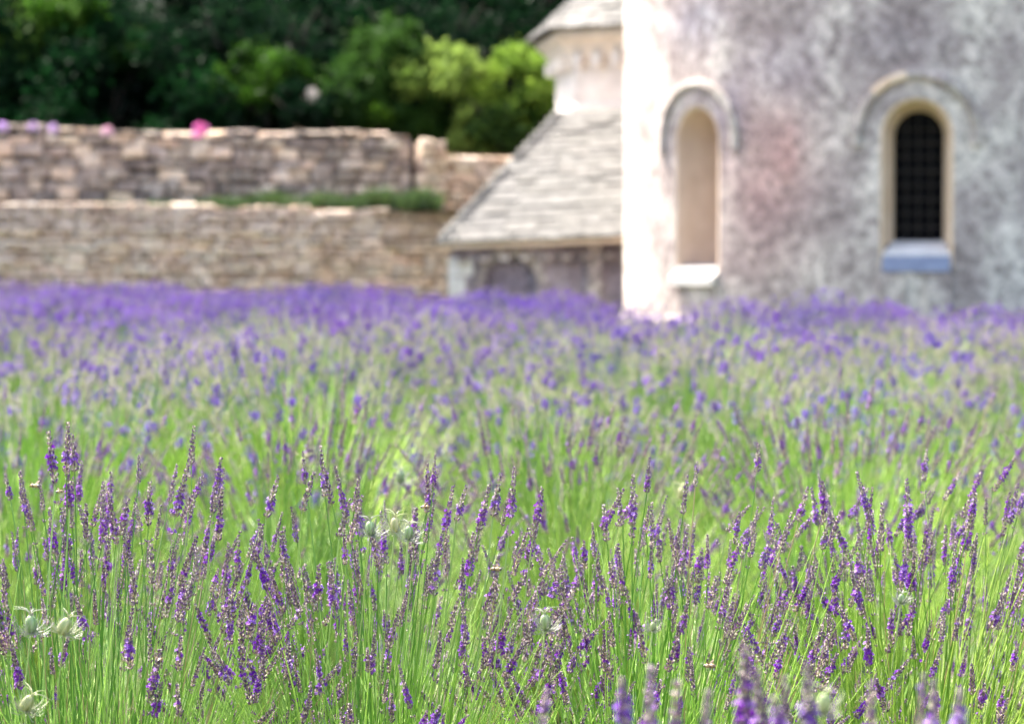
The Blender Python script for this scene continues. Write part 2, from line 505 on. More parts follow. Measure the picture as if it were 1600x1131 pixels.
for wn_ in WIN:
    a0 = wn_['a']; ZS = wn_['zs']; ZI = wn_['zi']
    up = Vector((0, 0, 1)); nrm = Vector((math.cos(ABETA+a0), math.sin(ABETA+a0), 0)); tan = Vector((-nrm.y, nrm.x, 0))
    base = AC + nrm*AR - Vector((AC.x, AC.y, -.1))
    def W(x, dz, dep): return base + tan*x + up*dz - nrm*dep
    curv = lambda x: AR - math.sqrt(AR*AR - x*x)
    win = thing('x', 'x', 'x'); bpy.data.objects.remove(win)
    # parts of one window hang under an opening surround
    thin = .05
    sur = MB(); oo = arch_outline(OR_, ZS); ii = arch_outline(IR_, ZI); DEP = .42 if wn_['pane'] else .62
    lay = []
    for (r_, zf, dep) in ((OR_, ZS, None), (OR_-.035, ZS+.09, .03), (IR_+.075, ZI-.05, DEP*.45), (IR_, ZI, DEP)):
        lay.append([W(x, z, curv(x) if dep is None else dep + curv(x)*.3) for x, z in arch_outline(r_, zf)])
    n = len(lay[0])
    for L_ in lay: sur.add(L_, [])
    for j in range(3):
        for k in range(n-1): sur.f.append((j*n+k, j*n+k+1, (j+1)*n+k+1, (j+1)*n+k))
    s_o = sur.build('window_surround', M_ochre if wn_['pane'] else M_niche, apse, smooth=False)
    if wn_['pane']:
        pn = MB(); pts = arch_outline(IR_+.004, ZI-.004); pn.add([W(x, z, DEP-.006) for x, z in pts], [tuple(range(len(pts)))])
        pn.build('window_pane', M_glass, s_o)
        def bar(x0, z0, x1, z1, r_=.008):
            mb = MB(); mb.tube([W(x0, z0, DEP-.03), W(x1, z1, DEP-.03)], r_, 4); mb.build('glazing_bar', M_iron, s_o)
        for k in (-1, 0, 1):
            x = k*IR_*.5; bar(x, ZI, x, ZC + math.sqrt(IR_**2-x*x))
        z = ZI + .15
        while z < ZC + IR_ - .04:
            hw = IR_ if z < ZC else math.sqrt(IR_**2-(z-ZC)**2)
            bar(-hw, z, hw, z, .007 if (int(z*7) % 2) else .010); z += .155
    else:
        bk = MB(); pts = arch_outline(IR_+.004, ZI-.004); bk.add([W(x, z, DEP-.006) for x, z in pts], [tuple(range(len(pts)))])
        bk.build('blind_panel', M_niche, s_o)
    # sloping sill: from the pane foot out past the wall face
    sb = MB(); hw = OR_ + (.03 if wn_['pane'] else -.01)
    prof = [(DEP*.98, ZI+.0), (DEP*.98, ZS-.06), (.045, ZS-.06), (.045, ZS-.02), (.045, ZS+.19), (.05, ZS+.215)] if wn_['pane'] else \
           [(DEP*.98, ZI+.0), (DEP*.98, ZS-.12), (-.10, ZS-.12), (-.10, ZS-.03), (.0, ZS+.035), (.03, ZS+.09)]
    vs = []; nn = len(prof)
    for x, off in ((-hw, 0), (hw, 0)):
        for dep, z in prof:
            xx = x if dep < .02 else math.copysign(OR_-.04 if dep < .1 else IR_+.01, x)
            vs.append(W(xx, z, dep + (curv(hw) if dep <= 0.02 else 0)))
    fs = [(k, (k+1) % nn, nn+(k+1) % nn, nn+k) for k in range(nn)] + [tuple(range(nn))[::-1], tuple(range(nn, 2*nn))]
    sb.add(vs, fs); sb.build('window_sill', M_pale, apse)
    lb = MB(); hx = OR_-.05; d0, d1 = (.05, DEP*.6) if wn_['pane'] else (.12, DEP*.8)
    za, zb = ZS+.10, ZI-.03
    lb.add([W(-hx, za, d0), W(hx, za, d0), W(hx*.8, zb, d1), W(-hx*.8, zb, d1), W(-hx, za+.012, d0-.004), W(hx, za+.012, d0-.004), W(hx*.8, zb+.012, d1), W(-hx*.8, zb+.012, d1)], [(4, 5, 6, 7), (0, 1, 5, 4), (1, 2, 6, 5), (2, 3, 7, 6), (3, 0, 4, 7)])
    if not wn_['pane']: lb.build('blue_sheet', M_lead_shade, apse)
    if wn_['pane']:
        lb = MB(); vs = []
        for k in range(7):
            x = -OR_*.93 + OR_*1.86*k/6
            vs += [W(x, ZS-.0, curv(x)-.02), W(x, ZS-.0, curv(x)-.032), W(x, ZS+.17, curv(x)-.006), W(x, ZS+.17, curv(x)+.012)]
        lb.add(vs, [(k*4+j, k*4+4+j, k*4+4+(j+1) % 4, k*4+(j+1) % 4) for k in range(6) for j in range(4)] + [(0, 1, 2, 3), (27, 26, 25, 24)])
        lb.build('lead_apron', M_lead_shade, apse)
    # hood mould of separate voussoirs
    HR0, HR1 = .61, .705; nv = 11
    for k in range(nv):
        t0 = math.pi*(-.06 + 1.12*k/nv) + .006; t1 = math.pi*(-.06 + 1.12*(k+1)/nv) - .006
        vs = []
        for tt in (t0, (t0+t1)/2, t1):
            for rr, pr in ((HR0, -.05), (HR0, .045), (HR0+.03, .065), (HR1, .05), (HR1, -.05)):
                x = -rr*math.cos(tt); z = ZC + rr*math.sin(tt)
                a_ = a0 + x/AR; q = cyl(a_, z, AR + pr + (rnd.uniform(-.004, .004)))
                vs.append((q.x-AC.x, q.y-AC.y, q.z+.1))
        fs = []
        for j in (0, 5):
            for m_ in range(5): fs.append((j+m_, j+(m_+1) % 5, j+5+(m_+1) % 5, j+5+m_))
        fs += [tuple(range(5))[::-1], tuple(range(10, 15))]
        mb = MB(); mb.add(vs, fs)
        mb.build('hood_stone', M_ochre if k in (3, 4) and wn_['pane'] else M_hood, apse)
# shallow pilaster stones under the wide window, plinth, cornice, conical roof
for da in (-.065, .065):
    vb = MB(); 
    for j, (z0, z1) in enumerate(((.05, .42), (.43, .93))):
        vs = []
        for r_ in (AR-.05, AR+.035):
            for aa, z in ((-.035, z0), (.035, z0), (.035, z1), (-.035, z1)):
                q = cyl(WIN[0]['a']+da+aa, z, r_); vs.append((q.x-AC.x, q.y-AC.y, q.z+.1))
        vb.add(vs, [(4, 5, 6, 7), (0, 1, 5, 4), (1, 2, 6, 5), (2, 3, 7, 6), (3, 0, 4, 7)])
    vb.build('sill_support', M_apse, apse)


def ring(mb, cx, cy, z0, z1, r0, r1, nseg=72, prof=None):
    prof = prof or [(r0, z0), (r1, z0), (r1, z1), (r0, z1)]
    vs = []; m_ = len(prof)
    for k in range(nseg):
        a = 2*math.pi*k/nseg
        for r_, z in prof: vs.append((cx+r_*math.cos(a), cy+r_*math.sin(a), z))
    fs = [(k*m_+j, ((k+1) % nseg)*m_+j, ((k+1) % nseg)*m_+(j+1) % m_, k*m_+(j+1) % m_) for k in range(nseg) for j in range(m_)]
    mb.add(vs, fs)


b = MB(); ring(b, 0, 0, 0, 0, 0, 0, prof=[(AR-.05, .1), (AR+.09, .1), (AR+.09, .48), (AR+.02, .56), (AR-.05, .56)]); b.build('plinth', M_apse, apse)
b = MB(); ring(b, 0, 0, 0, 0, 0, 0, prof=[(AR-.05, AH-.05), (AR+.02, AH-.05), (AR+.28, AH+.2), (AR+.28, AH+.34), (AR-.05, AH+.34)]); b.build('cornice', M_pale, apse)
b = MB(); nc = 16
for k in range(nc):
    r0 = (AR+.42)*(1-k/nc); r1 = (AR+.42)*(1-(k+1)/nc)+.03; z0 = AH+.345+k*.17
    ring(b, 0, 0, z0, z0+.06, max(.01, r1-.1), r0, 48)
    ring(b, 0, 0, z0+.05, z0+.175, max(.01, r1-.12), max(.012, r1-.02), 48)
b.build('roof', M_tile, apse)
# nave behind the apse
nave = thing('church_nave', 'tall limestone nave standing behind the round apse', 'church', (6.9, 38.95, -.1))
b = MB(); b.box(-2.8, 3.8, 0, 16, 0, 9.0); b.add([(-2.8, 0, 9), (3.8, 0, 9), (.5, 0, 11.2), (-2.8, 16, 9), (3.8, 16, 9), (.5, 16, 11.2)], [(0, 1, 2), (3, 5, 4)])
b.build('wall', M_apse, nave)
b = MB(); b.add([(-3.2, -.3, 8.9), (.5, -.3, 11.4), (.5, 16.3, 11.4), (-3.2, 16.3, 8.9), (4.2, -.3, 8.9), (4.2, 16.3, 8.9)], [(0, 1, 2, 3), (1, 4, 5, 2)])
b.add([(-3.2, -.3, 8.7), (.5, -.3, 11.2), (.5, 16.3, 11.2), (-3.2, 16.3, 8.7), (4.2, -.3, 8.7), (4.2, 16.3, 8.7)], [(3, 2, 1, 0), (2, 5, 4, 1)])
b.build('roof', M_tile, nave)


# ------------------------------------------------------------------ tiles
def tile_mesh(seed):
    q = random.Random(seed); j = lambda s: q.uniform(-s, s)
    vs = [(-.5+j(.03), 0+j(.05), 0), (.5+j(.03), 0+j(.05), 0), (.5, 1, 0), (-.5, 1, 0),
          (-.5+j(.03), .0+j(.08), 1), (0+j(.1), -.03+j(.06), 1+j(.1)), (.5+j(.03), .0+j(.08), 1), (.5, 1, 1), (-.5, 1, 1)]
    b = MB(); b.add(vs, [(3, 2, 1, 0), (4, 5, 6, 7, 8), (0, 1, 6, 5, 4), (1, 2, 7, 6), (2, 3, 8, 7), (3, 0, 4, 8)])
    return b.mesh('roof_tile', M_tile)


TILES = [tile_mesh(k) for k in range(8)]


def tile_face(parent, e0, e1, t0, t1, ncourse, wr=(.22, .42), stuff=None, seed=1):
    """tiles on the quad eave e0-e1, top t0-t1"""
    q = random.Random(seed); e0, e1, t0, t1 = map(Vector, (e0, e1, t0, t1))
    for c in range(ncourse+1):
        f = c/ncourse; a = e0.lerp(t0, f); b = e1.lerp(t1, f)
        a2 = e0.lerp(t0, min(1, f+1.6/ncourse)); up = (e0.lerp(t0, .5)+e1.lerp(t1, .5)) - (e0+e1)/2
        L = (b-a).length
        if L < .1: continue
        ax = (b-a).normalized(); upv = (t0-e0) - ax*((t0-e0).dot(ax)); dl = upv.length/ncourse; upv.normalize()
        nrm = ax.cross(upv).normalized()
        x = -q.uniform(0, .1)
        while x < L:
            wd = q.uniform(*wr); xa = max(x, -.02); xb = min(x+wd, L+.02); x += wd
            if xb-xa < .05: continue
            th = q.uniform(.040, .062)
            rot = Matrix((ax, upv, nrm)).transposed().to_4x4() @ Matrix.Rotation(-R(3.5)+q.uniform(-.012, .012), 4, 'X')
            loc = a + ax*((xa+xb)/2) - upv*(.03+q.uniform(0, .012)) + nrm*(.012+q.uniform(0, .008))
            scl = (xb-xa-.008, dl*1.75, th)
            me = q.choice(TILES)
            if stuff is None:
                o = link('roof_tile', me, parent); o.matrix_local = Matrix.Translation(loc) @ rot @ Matrix.Diagonal((*scl, 1))
            else:
                mt = Matrix.Translation(loc) @ rot @ Matrix.Diagonal((*scl, 1))
                stuff.add([mt @ v.co for v in me.vertices], [tuple(p.vertices) for p in me.polygons])


# side chapel with its hipped stone roof
ch = thing('side_chapel', 'low chapel with grey stone tiled roof left of the apse', 'chapel', (0, 37, -.1))
o0 = Vector((0, 37, -.1))
Lc = Vector((-.93, 37.0, 1.325)) - o0; Rc = Vector((3.0, 36.45, 1.47)) - o0
Ac = Vector((.56, 38.75, 2.97)) - o0; Bc = Vector((3.4, 38.6, 3.12)) - o0
L2 = Vector((-.93, 42.2, 1.33)) - o0; A2 = Vector((.56, 41.6, 2.97)) - o0
b = MB(); b.add([Lc, Rc, Bc, Ac, L2, A2], [(0, 1, 2, 3), (4, 0, 3, 5)])
b.add([Ac, Bc, Bc+Vector((0, 3.3, 0)), A2], [(0, 1, 2, 3)])
b.add([Lc-Vector((0, 0, .07)), Rc-Vector((0, 0, .07)), Vector((3, 1.2, 1.5)), L2-Vector((0, 0, .07))], [(3, 2, 1, 0)])
b.add([Lc, Rc, Lc-Vector((0, 0, .07)), Rc-Vector((0, 0, .07)), L2, L2-Vector((0, 0, .07))], [(0, 2, 3, 1), (4, 5, 2, 0)])
rb = b.build('roof_deck', M_ochre, ch)
tile_face(ch, Lc, Rc, Ac, Bc, 19, seed=4)
sb = MB(); tile_face(ch, L2, Lc, A2, Ac, 19, seed=6, stuff=sb); sb.build('side_tiles', M_tile, ch, kind='stuff')
# chapel walls with a low arched doorway
def chapel_wall():
    b = MB(); y = lambda x: .16 - .135*(x+.8)/3.8
    xs = [-.80, -.5, -.42]; c0, r0, zc = -.02, .34, .92
    arch = [c0 - r0*math.cos(math.pi*k/12) for k in range(13)]
    allx = sorted(set([-.80, -.6] + arch + [.6, 1.0, 1.5, 2.2, 3.0]))
    for a, c in zip(allx[:-1], allx[1:]):
        m_ = (a+c)/2
        if arch[0] <= m_ <= arch[-1]:
            za = zc + math.sqrt(max(0, r0*r0-(a-c0)**2)); zb = zc + math.sqrt(max(0, r0*r0-(c-c0)**2))
            b.add([(a, y(a), za), (c, y(c), zb), (c, y(c), 1.48), (a, y(a), 1.48)], [(0, 1, 2, 3)])
            b.add([(a, y(a), za), (c, y(c), zb), (c, y(c)+.3, zb), (a, y(a)+.3, za)], [(3, 2, 1, 0)])
        else: b.add([(a, y(a), 0), (c, y(c), 0), (c, y(c), 1.48), (a, y(a), 1.48)], [(0, 1, 2, 3)])
    for x in (arch[0], arch[-1]): b.add([(x, y(x), 0), (x, y(x)+.3, 0), (x, y(x)+.3, zc), (x, y(x), zc)], [(0, 1, 2, 3)])
    b.add([(-.8, .16, 0), (-.8, 5, 0), (-.8, 5, 1.38), (-.8, .16, 1.38)], [(0, 3, 2, 1)])
    b.c = [(.80, .77, .92)]*len(b.v); b.build('wall', M_apse, ch)  # violet shade under the eave put into the wall and doorway tints
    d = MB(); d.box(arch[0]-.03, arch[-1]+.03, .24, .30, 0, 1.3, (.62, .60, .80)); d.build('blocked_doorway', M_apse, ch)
    for k in range(9):
        t0 = math.pi*k/9+.01; t1 = math.pi*(k+1)/9-.01; vs = []
        for yy in (-.04, .06):
            for rr, tt in ((r0, t0), (r0, t1), (r0+.13, t1), (r0+.13, t0)):
                x = c0-rr*math.cos(tt); vs.append((x, y(x)+yy, zc+rr*math.sin(tt)))
        v = MB(); v.add(vs, [(0, 1, 2, 3), (4, 7, 6, 5), (0, 4, 5, 1), (1, 5, 6, 2), (2, 6, 7, 3), (3, 7, 4, 0)])
        v.build('arch_stone', M_apse, ch)


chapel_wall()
z = 0
for k in range(5):
    h = .25; b = MB(); wd = .22 if k % 2 else .32
    b.box(-.83, -.83+wd, .11, .40, z+.005, z+h-.008); b.build('quoin', M_pale, ch); z += h
b = MB(); b.box(.98, 1.16, -.03, .2, 0, 1.42); b.build('pilaster', M_apse, ch)
for k in range(14):
    x = -.7 + k*.27; b = MB(); b.box(x, x+.12, -.06-.135*(x+.8)/3.8+.02, .2-.135*(x+.8)/3.8, 1.19+.02*k*.3, 1.255+.02*k*.3)
    b.build('eave_stone', M_apse, ch)

# octagonal lantern above the chapel
TC = Vector((3.17, 41.35, 0)); lan = thing('chapel_tower', 'pale octagonal church tower with coved cornice above the tiled chapel roof', 'tower', (TC.x, TC.y, 0))
TR = 2.62; T0 = R(-90-61.0)
oct_ = lambda r, k: Vector((r*math.cos(T0+k*math.pi/4), r*math.sin(T0+k*math.pi/4), 0))
zt0, zt1, zt2 = 1.4, 3.92, 4.33
def loft(prof, name, mat, n=8):
    b = MB()
    for r_, z in prof: b.add([oct_(r_, k)+Vector((0, 0, z)) for k in range(n)], [])
    for j in range(len(prof)-1):
        for k in range(n): b.f.append((j*n+k, j*n+(k+1) % n, (j+1)*n+(k+1) % n, (j+1)*n+k))
    return b.build(name, mat, lan)
loft([(TR, zt0), (TR, zt1)], 'wall', M_pale)
loft([(TR-.02, zt0+.3), (TR+.07, zt0+.3), (TR+.06, 3.26), (TR+.02, 3.31), (TR-.02, 3.31)], 'plinth', M_pale)
loft([(TR-.02, zt1-.04), (TR+.05, zt1), (TR+.10, zt1+.10), (TR+.2, zt1+.24), (TR+.30, zt1+.30), (TR+.30, zt2-.01), (TR-.05, zt2-.01)], 'cornice', M_cream)
for k in range(8):
    a = oct_(TR+.02, k); c = oct_(TR+.02, (k+1) % 8)
    for j in range(6):
        p = a.lerp(c, (j+.5)/6); t_ = (c-a).normalized(); ang = math.atan2(t_.y, t_.x)
        b = MB(); m_ = Matrix.Translation(p+Vector((0, 0, zt1-.1))) @ Matrix.Rotation(ang, 4, 'Z')
        b.box(-.07, .07, -.16, .03, 0, .17, m=m_); b.build('modillion', M_pale, lan)
t0_ = oct_(TR+.075, 1); t1_ = oct_(TR+.075, 2); u_ = (t1_-t0_).normalized(); n_o = Vector((u_.y, -u_.x, 0))
shade_panel = MB(); pa, pb_, pc = .12, 1.9, .5
q0 = [t0_+u_*pa+Vector((0, 0, 3.05)), t0_+u_*pb_+Vector((0, 0, 3.05)), t0_+u_*pb_+Vector((0, 0, 3.85)), t0_+u_*(pa+pc)+Vector((0, 0, 3.60)), t0_+u_*pa+Vector((0, 0, 3.33))]
shade_panel.add(q0 + [p+n_o*.02 for p in q0], [(5, 6, 7, 8, 9)] + [(k, (k+1) % 5, 5+(k+1) % 5, 5+k) for k in range(5)])
shade_panel.build('blue_sheet', M_lead_shade, lan)  # blue shade on the tower corner, added as a thin coloured panel
re_, rt_ = TR+.40, .25; zt3 = zt2 + (re_-rt_)*.9
loft([(re_-.03, zt2), (rt_, zt3), (.01, zt3+.1)], 'roof_deck', M_tile)
side = MB()
for k in range(8):
    e0 = oct_(re_, k)+Vector((0, 0, zt2)); e1 = oct_(re_, (k+1) % 8)+Vector((0, 0, zt2))
    t0 = oct_(rt_, k)+Vector((0, 0, zt3)); t1 = oct_(rt_, (k+1) % 8)+Vector((0, 0, zt3))
    tile_face(lan, e0, e1, t0, t1, 28, seed=20+k, stuff=None if k in (0, ) else side)
side.build('far_tiles', M_tile, lan, kind='stuff')


# ------------------------------------------------------------------ leaves, grass
def leaf_quads(centers, size, cols, seed=0, up=.0, aspect=.55):
    q = np.random.default_rng(seed); n = len(centers)
    a = q.normal(size=(n, 3)); a[:, 2] += up; a /= np.linalg.norm(a, axis=1)[:, None]
    b = np.cross(a, q.normal(size=(n, 3))); b /= np.linalg.norm(b, axis=1)[:, None]
    s = (size*q.uniform(.6, 1.3, n))[:, None]
    c = np.cross(a, b)*.18
    v = np.stack([centers - a*s*.5, centers + b*s*aspect*.5 + c*s, centers + a*s*.5, centers - b*s*aspect*.5 + c*s], 1).reshape(-1, 3)
    i = np.arange(n)[:, None]*4
    t = np.concatenate([i+[0, 1, 2], i+[0, 2, 3]], 1).reshape(-1, 3)
    return v, t, np.repeat(cols, 4, 0)


def crown_mesh(seed, rx, rz, nclump, nleaf, size, c0, c1, clump=.42):
    q = np.random.default_rng(seed); cs = []; rs = []
    for _ in range(nclump):
        d = q.normal(size=3); d /= np.linalg.norm(d); r = q.uniform(.35, 1.0)**.6
        cs.append(d*[rx, rx, rz]*r); rs.append(q.uniform(.3, 1.25)*clump)
    cs = np.array(cs); rs = np.array(rs)
    k = q.integers(0, nclump, nleaf); d = q.normal(size=(nleaf, 3)); d /= np.linalg.norm(d, axis=1)[:, None]
    pts = cs[k] + d*rs[k][:, None]*(q.uniform(.15, 1.35, nleaf))[:, None]*[1, 1, .7] + q.normal(0, .35*clump, (nleaf, 3))
    f = (q.uniform(0, 1, nclump)[k]*.6 + q.uniform(0, 1, nleaf)*.4)[:, None]
    cols = np.array(c0)*(1-f) + np.array(c1)*f
    v, t, c = leaf_quads(pts, size, cols, seed+1)
    return np_mesh('crown', v, t, c, M_tree)


def trunk_mesh(seed, h, r0, rx):
    q = random.Random(seed); b = MB()
    pts = [Vector((q.uniform(-.05, .05)*k, q.uniform(-.05, .05)*k, h*k/5)) for k in range(6)]
    b.tube(pts, [r0*(1-.13*k) for k in range(6)], 7)
    for k in range(6):
        a = q.uniform(0, 6.28); s = pts[2+k % 4]; L = rx*q.uniform(.5, .9)
        b.tube([s, s+Vector((math.cos(a)*L*.5, math.sin(a)*L*.5, L*.35)), s+Vector((math.cos(a)*L, math.sin(a)*L, L*.85))], [r0*.5, r0*.3, r0*.1], 5)
    return b.mesh('trunk', M_bark, True)


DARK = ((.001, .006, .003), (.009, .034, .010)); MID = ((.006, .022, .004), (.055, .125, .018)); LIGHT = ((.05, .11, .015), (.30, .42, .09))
crowns = {}
def crown(kind, k, rx, rz, nclump, nleaf, size, clump):
    key = (kind, k)
    if key not in crowns:
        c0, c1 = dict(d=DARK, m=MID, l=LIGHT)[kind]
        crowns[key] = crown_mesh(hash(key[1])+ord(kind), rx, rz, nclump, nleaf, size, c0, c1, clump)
    return crowns[key]


def tree(name, label, px, py, d, rx, rz, kind, k, base=None, group=None, nclump=46, nleaf=11000, size=.17, clump=.5, cat='tree'):
    p = at(px, py, d); zb = base if base is not None else hill_z(p.x, p.y)-.1
    t = thing(name, label, cat, (p.x, p.y, zb), 0, group)
    h = max(.3, p.z - zb)
    link('trunk', trunk_mesh(k*3+1, h+rz*.2, .05+.05*rx, rx), t)
    o = link('crown', crown(kind, k, rx, rz, nclump, nleaf, size, clump), t); o.location = (0, 0, h)
    o.rotation_euler = (0, 0, rnd.uniform(0, 6))
    return t


WG = 'dark trees on the hillside above the terrace wall'
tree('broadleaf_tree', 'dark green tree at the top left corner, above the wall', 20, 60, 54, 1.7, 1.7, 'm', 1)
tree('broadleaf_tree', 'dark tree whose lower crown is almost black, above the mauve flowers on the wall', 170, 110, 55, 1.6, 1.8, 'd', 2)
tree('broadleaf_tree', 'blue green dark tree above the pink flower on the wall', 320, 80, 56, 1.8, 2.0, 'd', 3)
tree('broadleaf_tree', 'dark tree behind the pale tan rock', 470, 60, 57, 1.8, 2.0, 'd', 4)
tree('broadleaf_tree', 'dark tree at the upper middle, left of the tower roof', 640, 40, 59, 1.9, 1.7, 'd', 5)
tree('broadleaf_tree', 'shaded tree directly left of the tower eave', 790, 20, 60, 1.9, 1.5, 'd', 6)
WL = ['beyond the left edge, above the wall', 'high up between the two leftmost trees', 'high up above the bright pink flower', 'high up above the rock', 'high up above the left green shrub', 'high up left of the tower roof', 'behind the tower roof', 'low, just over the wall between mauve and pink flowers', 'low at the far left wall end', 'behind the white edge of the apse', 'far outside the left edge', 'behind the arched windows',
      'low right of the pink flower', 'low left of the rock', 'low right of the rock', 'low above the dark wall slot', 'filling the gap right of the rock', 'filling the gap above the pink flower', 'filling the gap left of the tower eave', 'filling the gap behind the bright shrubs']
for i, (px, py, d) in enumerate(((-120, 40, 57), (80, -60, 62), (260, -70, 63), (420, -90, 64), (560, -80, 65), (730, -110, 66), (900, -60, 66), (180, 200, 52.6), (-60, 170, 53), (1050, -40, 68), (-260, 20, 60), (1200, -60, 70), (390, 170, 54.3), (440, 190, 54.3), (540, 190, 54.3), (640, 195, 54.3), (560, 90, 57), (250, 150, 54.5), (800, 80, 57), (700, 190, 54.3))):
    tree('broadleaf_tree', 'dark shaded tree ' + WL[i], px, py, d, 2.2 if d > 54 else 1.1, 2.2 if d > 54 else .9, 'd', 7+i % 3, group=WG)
# the sunlit shrubs
tree('leafy_shrub', 'bright yellow green sunlit shrub beside the tower, rightmost of the shrubs', 815, 140, 52.0, .80, .95, 'l', 20, nclump=46, nleaf=3600, size=.15, clump=.20, cat='shrub')
tree('leafy_shrub', 'bright green arching shrub in front of the dark trees, left of the rightmost shrub', 690, 120, 52.0, 1.0, .62, 'l', 21, nclump=40, nleaf=2900, size=.15, clump=.19, cat='shrub')
tree('leafy_shrub', 'light green upright shrub rising just over the low tan wall', 742, 205, 51.6, .42, .55, 'l', 22, nclump=14, nleaf=2000, size=.12, clump=.2, cat='shrub')
tree('leafy_shrub', 'small light green shrub behind the wall left of the dark slot', 590, 200, 51.5, .30, .42, 'm', 23, nclump=10, nleaf=1100, size=.11, clump=.18, cat='shrub')
tree('leafy_shrub', 'mid green shrub low above the wall right of the rock', 550, 165, 51.8, .6, .5, 'm', 24, nclump=18, nleaf=2600, size=.12, clump=.24, cat='shrub')
tree('leafy_shrub', 'mid green shrub in the shade between the sunlit shrubs and the tan wall', 780, 215, 51.6, .8, .42, 'm', 25, nclump=18, nleaf=2600, size=.12, clump=.22, cat='shrub')
tree('leafy_shrub', 'soft green shrub spreading between the rock and the bright arching shrub', 610, 95, 52.4, .9, .7, 'm', 29, nclump=34, nleaf=4200, size=.13, clump=.26, cat='shrub')
tree('leafy_shrub', 'mid green shrub above the wall left of the rock', 410, 120, 52.2, .8, .6, 'm', 30, nclump=30, nleaf=3600, size=.13, clump=.25, cat='shrub')
tree('leafy_shrub', 'faint green shrub in the dark wood at upper left', 195, 75, 53.0, .5, .4, 'm', 26, nclump=12, nleaf=1500, size=.12, clump=.2, cat='shrub')
tree('leafy_shrub', 'small yellow green shrub low in the dark wood at far left', 105, 125, 52.6, .3, .22, 'l', 27, nclump=7, nleaf=500, size=.11, clump=.13, cat='shrub')
tree('leafy_shrub', 'green shrub lit along its top at the upper left corner', 95, 15, 52.8, .75, .3, 'm', 28, nclump=16, nleaf=2200, size=.12, clump=.2, cat='shrub')

tree('leafy_shrub', 'mid green shrub drooping to the low tan wall under the arching shrub', 660, 185, 51.9, .55, .45, 'm', 40, nclump=22, nleaf=2200, size=.13, clump=.18, cat='shrub')
tree('leafy_shrub', 'mid green shrub filling the corner where the tiled roof meets the tower', 845, 185, 51.9, .45, .5, 'm', 41, nclump=20, nleaf=2000, size=.13, clump=.18, cat='shrub')
b = MB(); q = random.Random(4)
b.ball((0, 0, 0), (.27, .3, .44), 10, 8)
b.v = [tuple(Vector(v)*(1+q.uniform(-.16, .16)) + Vector((v[2]*.25, 0, 0))) for v in b.v]
bo = b.build('rock_outcrop', M_tan); p_b = at(482, 150, 51.75); bo.location = (p_b.x, p_b.y, p_b.z-.33)
tag(bo, 'pale tan rock outcrop showing through the dark foliage above the wall', 'rock')
tree('leafy_shrub', 'low dark shrub hiding the foot of the tan rock outcrop', 480, 182, 51.3, .5, .17, 'd', 31, nclump=14, nleaf=1900, size=.11, clump=.16, cat='shrub')
tree('leafy_shrub', 'dark twiggy shrub overlapping the left side of the tan rock outcrop', 455, 150, 51.3, .22, .3, 'd', 32, nclump=9, nleaf=800, size=.10, clump=.13, cat='shrub')
tree('leafy_shrub', 'dark shrub overlapping the right side of the tan rock outcrop', 512, 160, 51.3, .2, .22, 'd', 33, nclump=8, nleaf=700, size=.10, clump=.12, cat='shrub')


def grass(name, pts, h, w_, c0, c1, seed, label):
    q = np.random.default_rng(seed); n = len(pts)
    a = q.uniform(0, 6.28, n); hh = h*q.uniform(.4, 1.2, n); lean = q.normal(0, .25, (n, 2))*hh[:, None]
    side_ = np.stack([np.cos(a), np.sin(a), 0*a], 1)*(w_*.5)
    mid = pts + np.concatenate([lean*.35, (hh*.6)[:, None]], 1); top = pts + np.concatenate([lean, hh[:, None]], 1)
    v = np.stack([pts-side_, pts+side_, mid-side_*.8, mid+side_*.8, top], 1).reshape(-1, 3)
    i = np.arange(n)[:, None]*5
    t = np.concatenate([i+[0, 1, 3], i+[0, 3, 2], i+[2, 3, 4]], 1).reshape(-1, 3)
    f = q.uniform(0, 1, n)[:, None]
    me = np_mesh(name, v, t, np.repeat(np.array(c0)*(1-f)+np.array(c1)*f, 5, 0), M_leaf)
    o = link(name, me); tag(o, label, 'grass', kind='stuff'); return o


n = 9000; s = rng.uniform(0, 1, n); pts = np.zeros((n, 3))
gx0, gx1 = at(-150, 300, 45).x, at(685, 300, 46).x
pts[:, 0] = gx0 + (gx1-gx0)*(s**.75); pts[:, 1] = 43.95 + (pts[:, 0]-Lw0.x)/(Lw1.x-Lw0.x)*(Lw1.y-Lw0.y) + rng.uniform(0, 1.1, n)
pts[:, 2] = 1.93 + .0*s
dens = (.75+.25*np.sin(pts[:, 0]*5.1)*np.sin(pts[:, 0]*2.3+1))*(.02 + .44*np.clip((pts[:, 0]-gx0)/(gx1-gx0)*1.7-.35, 0, 1))
g_ = grass('ledge_grass', pts[:n], .42, .02, (.012, .035, .006), (.05, .11, .016), 3, 'green grass growing along the ledge between the two garden walls')
vs = np.empty(len(g_.data.vertices)*3, np.float32); g_.data.vertices.foreach_get('co', vs); vs = vs.reshape(-1, 5, 3)
sc_ = (dens/.43)[:, None]; vs[:, :, 2] = 1.93 + (vs[:, :, 2]-1.93)*sc_; g_.data.vertices.foreach_set('co', vs.ravel())
n = 14000; pts = np.stack([rng.uniform(-9, 8, n), rng.uniform(1.2, 20, n), np.zeros(n)], 1)
grass('field_grass', pts, .16, .008, (.08, .13, .03), (.18, .26, .07), 5, 'low green grass and weeds between the lavender rows')


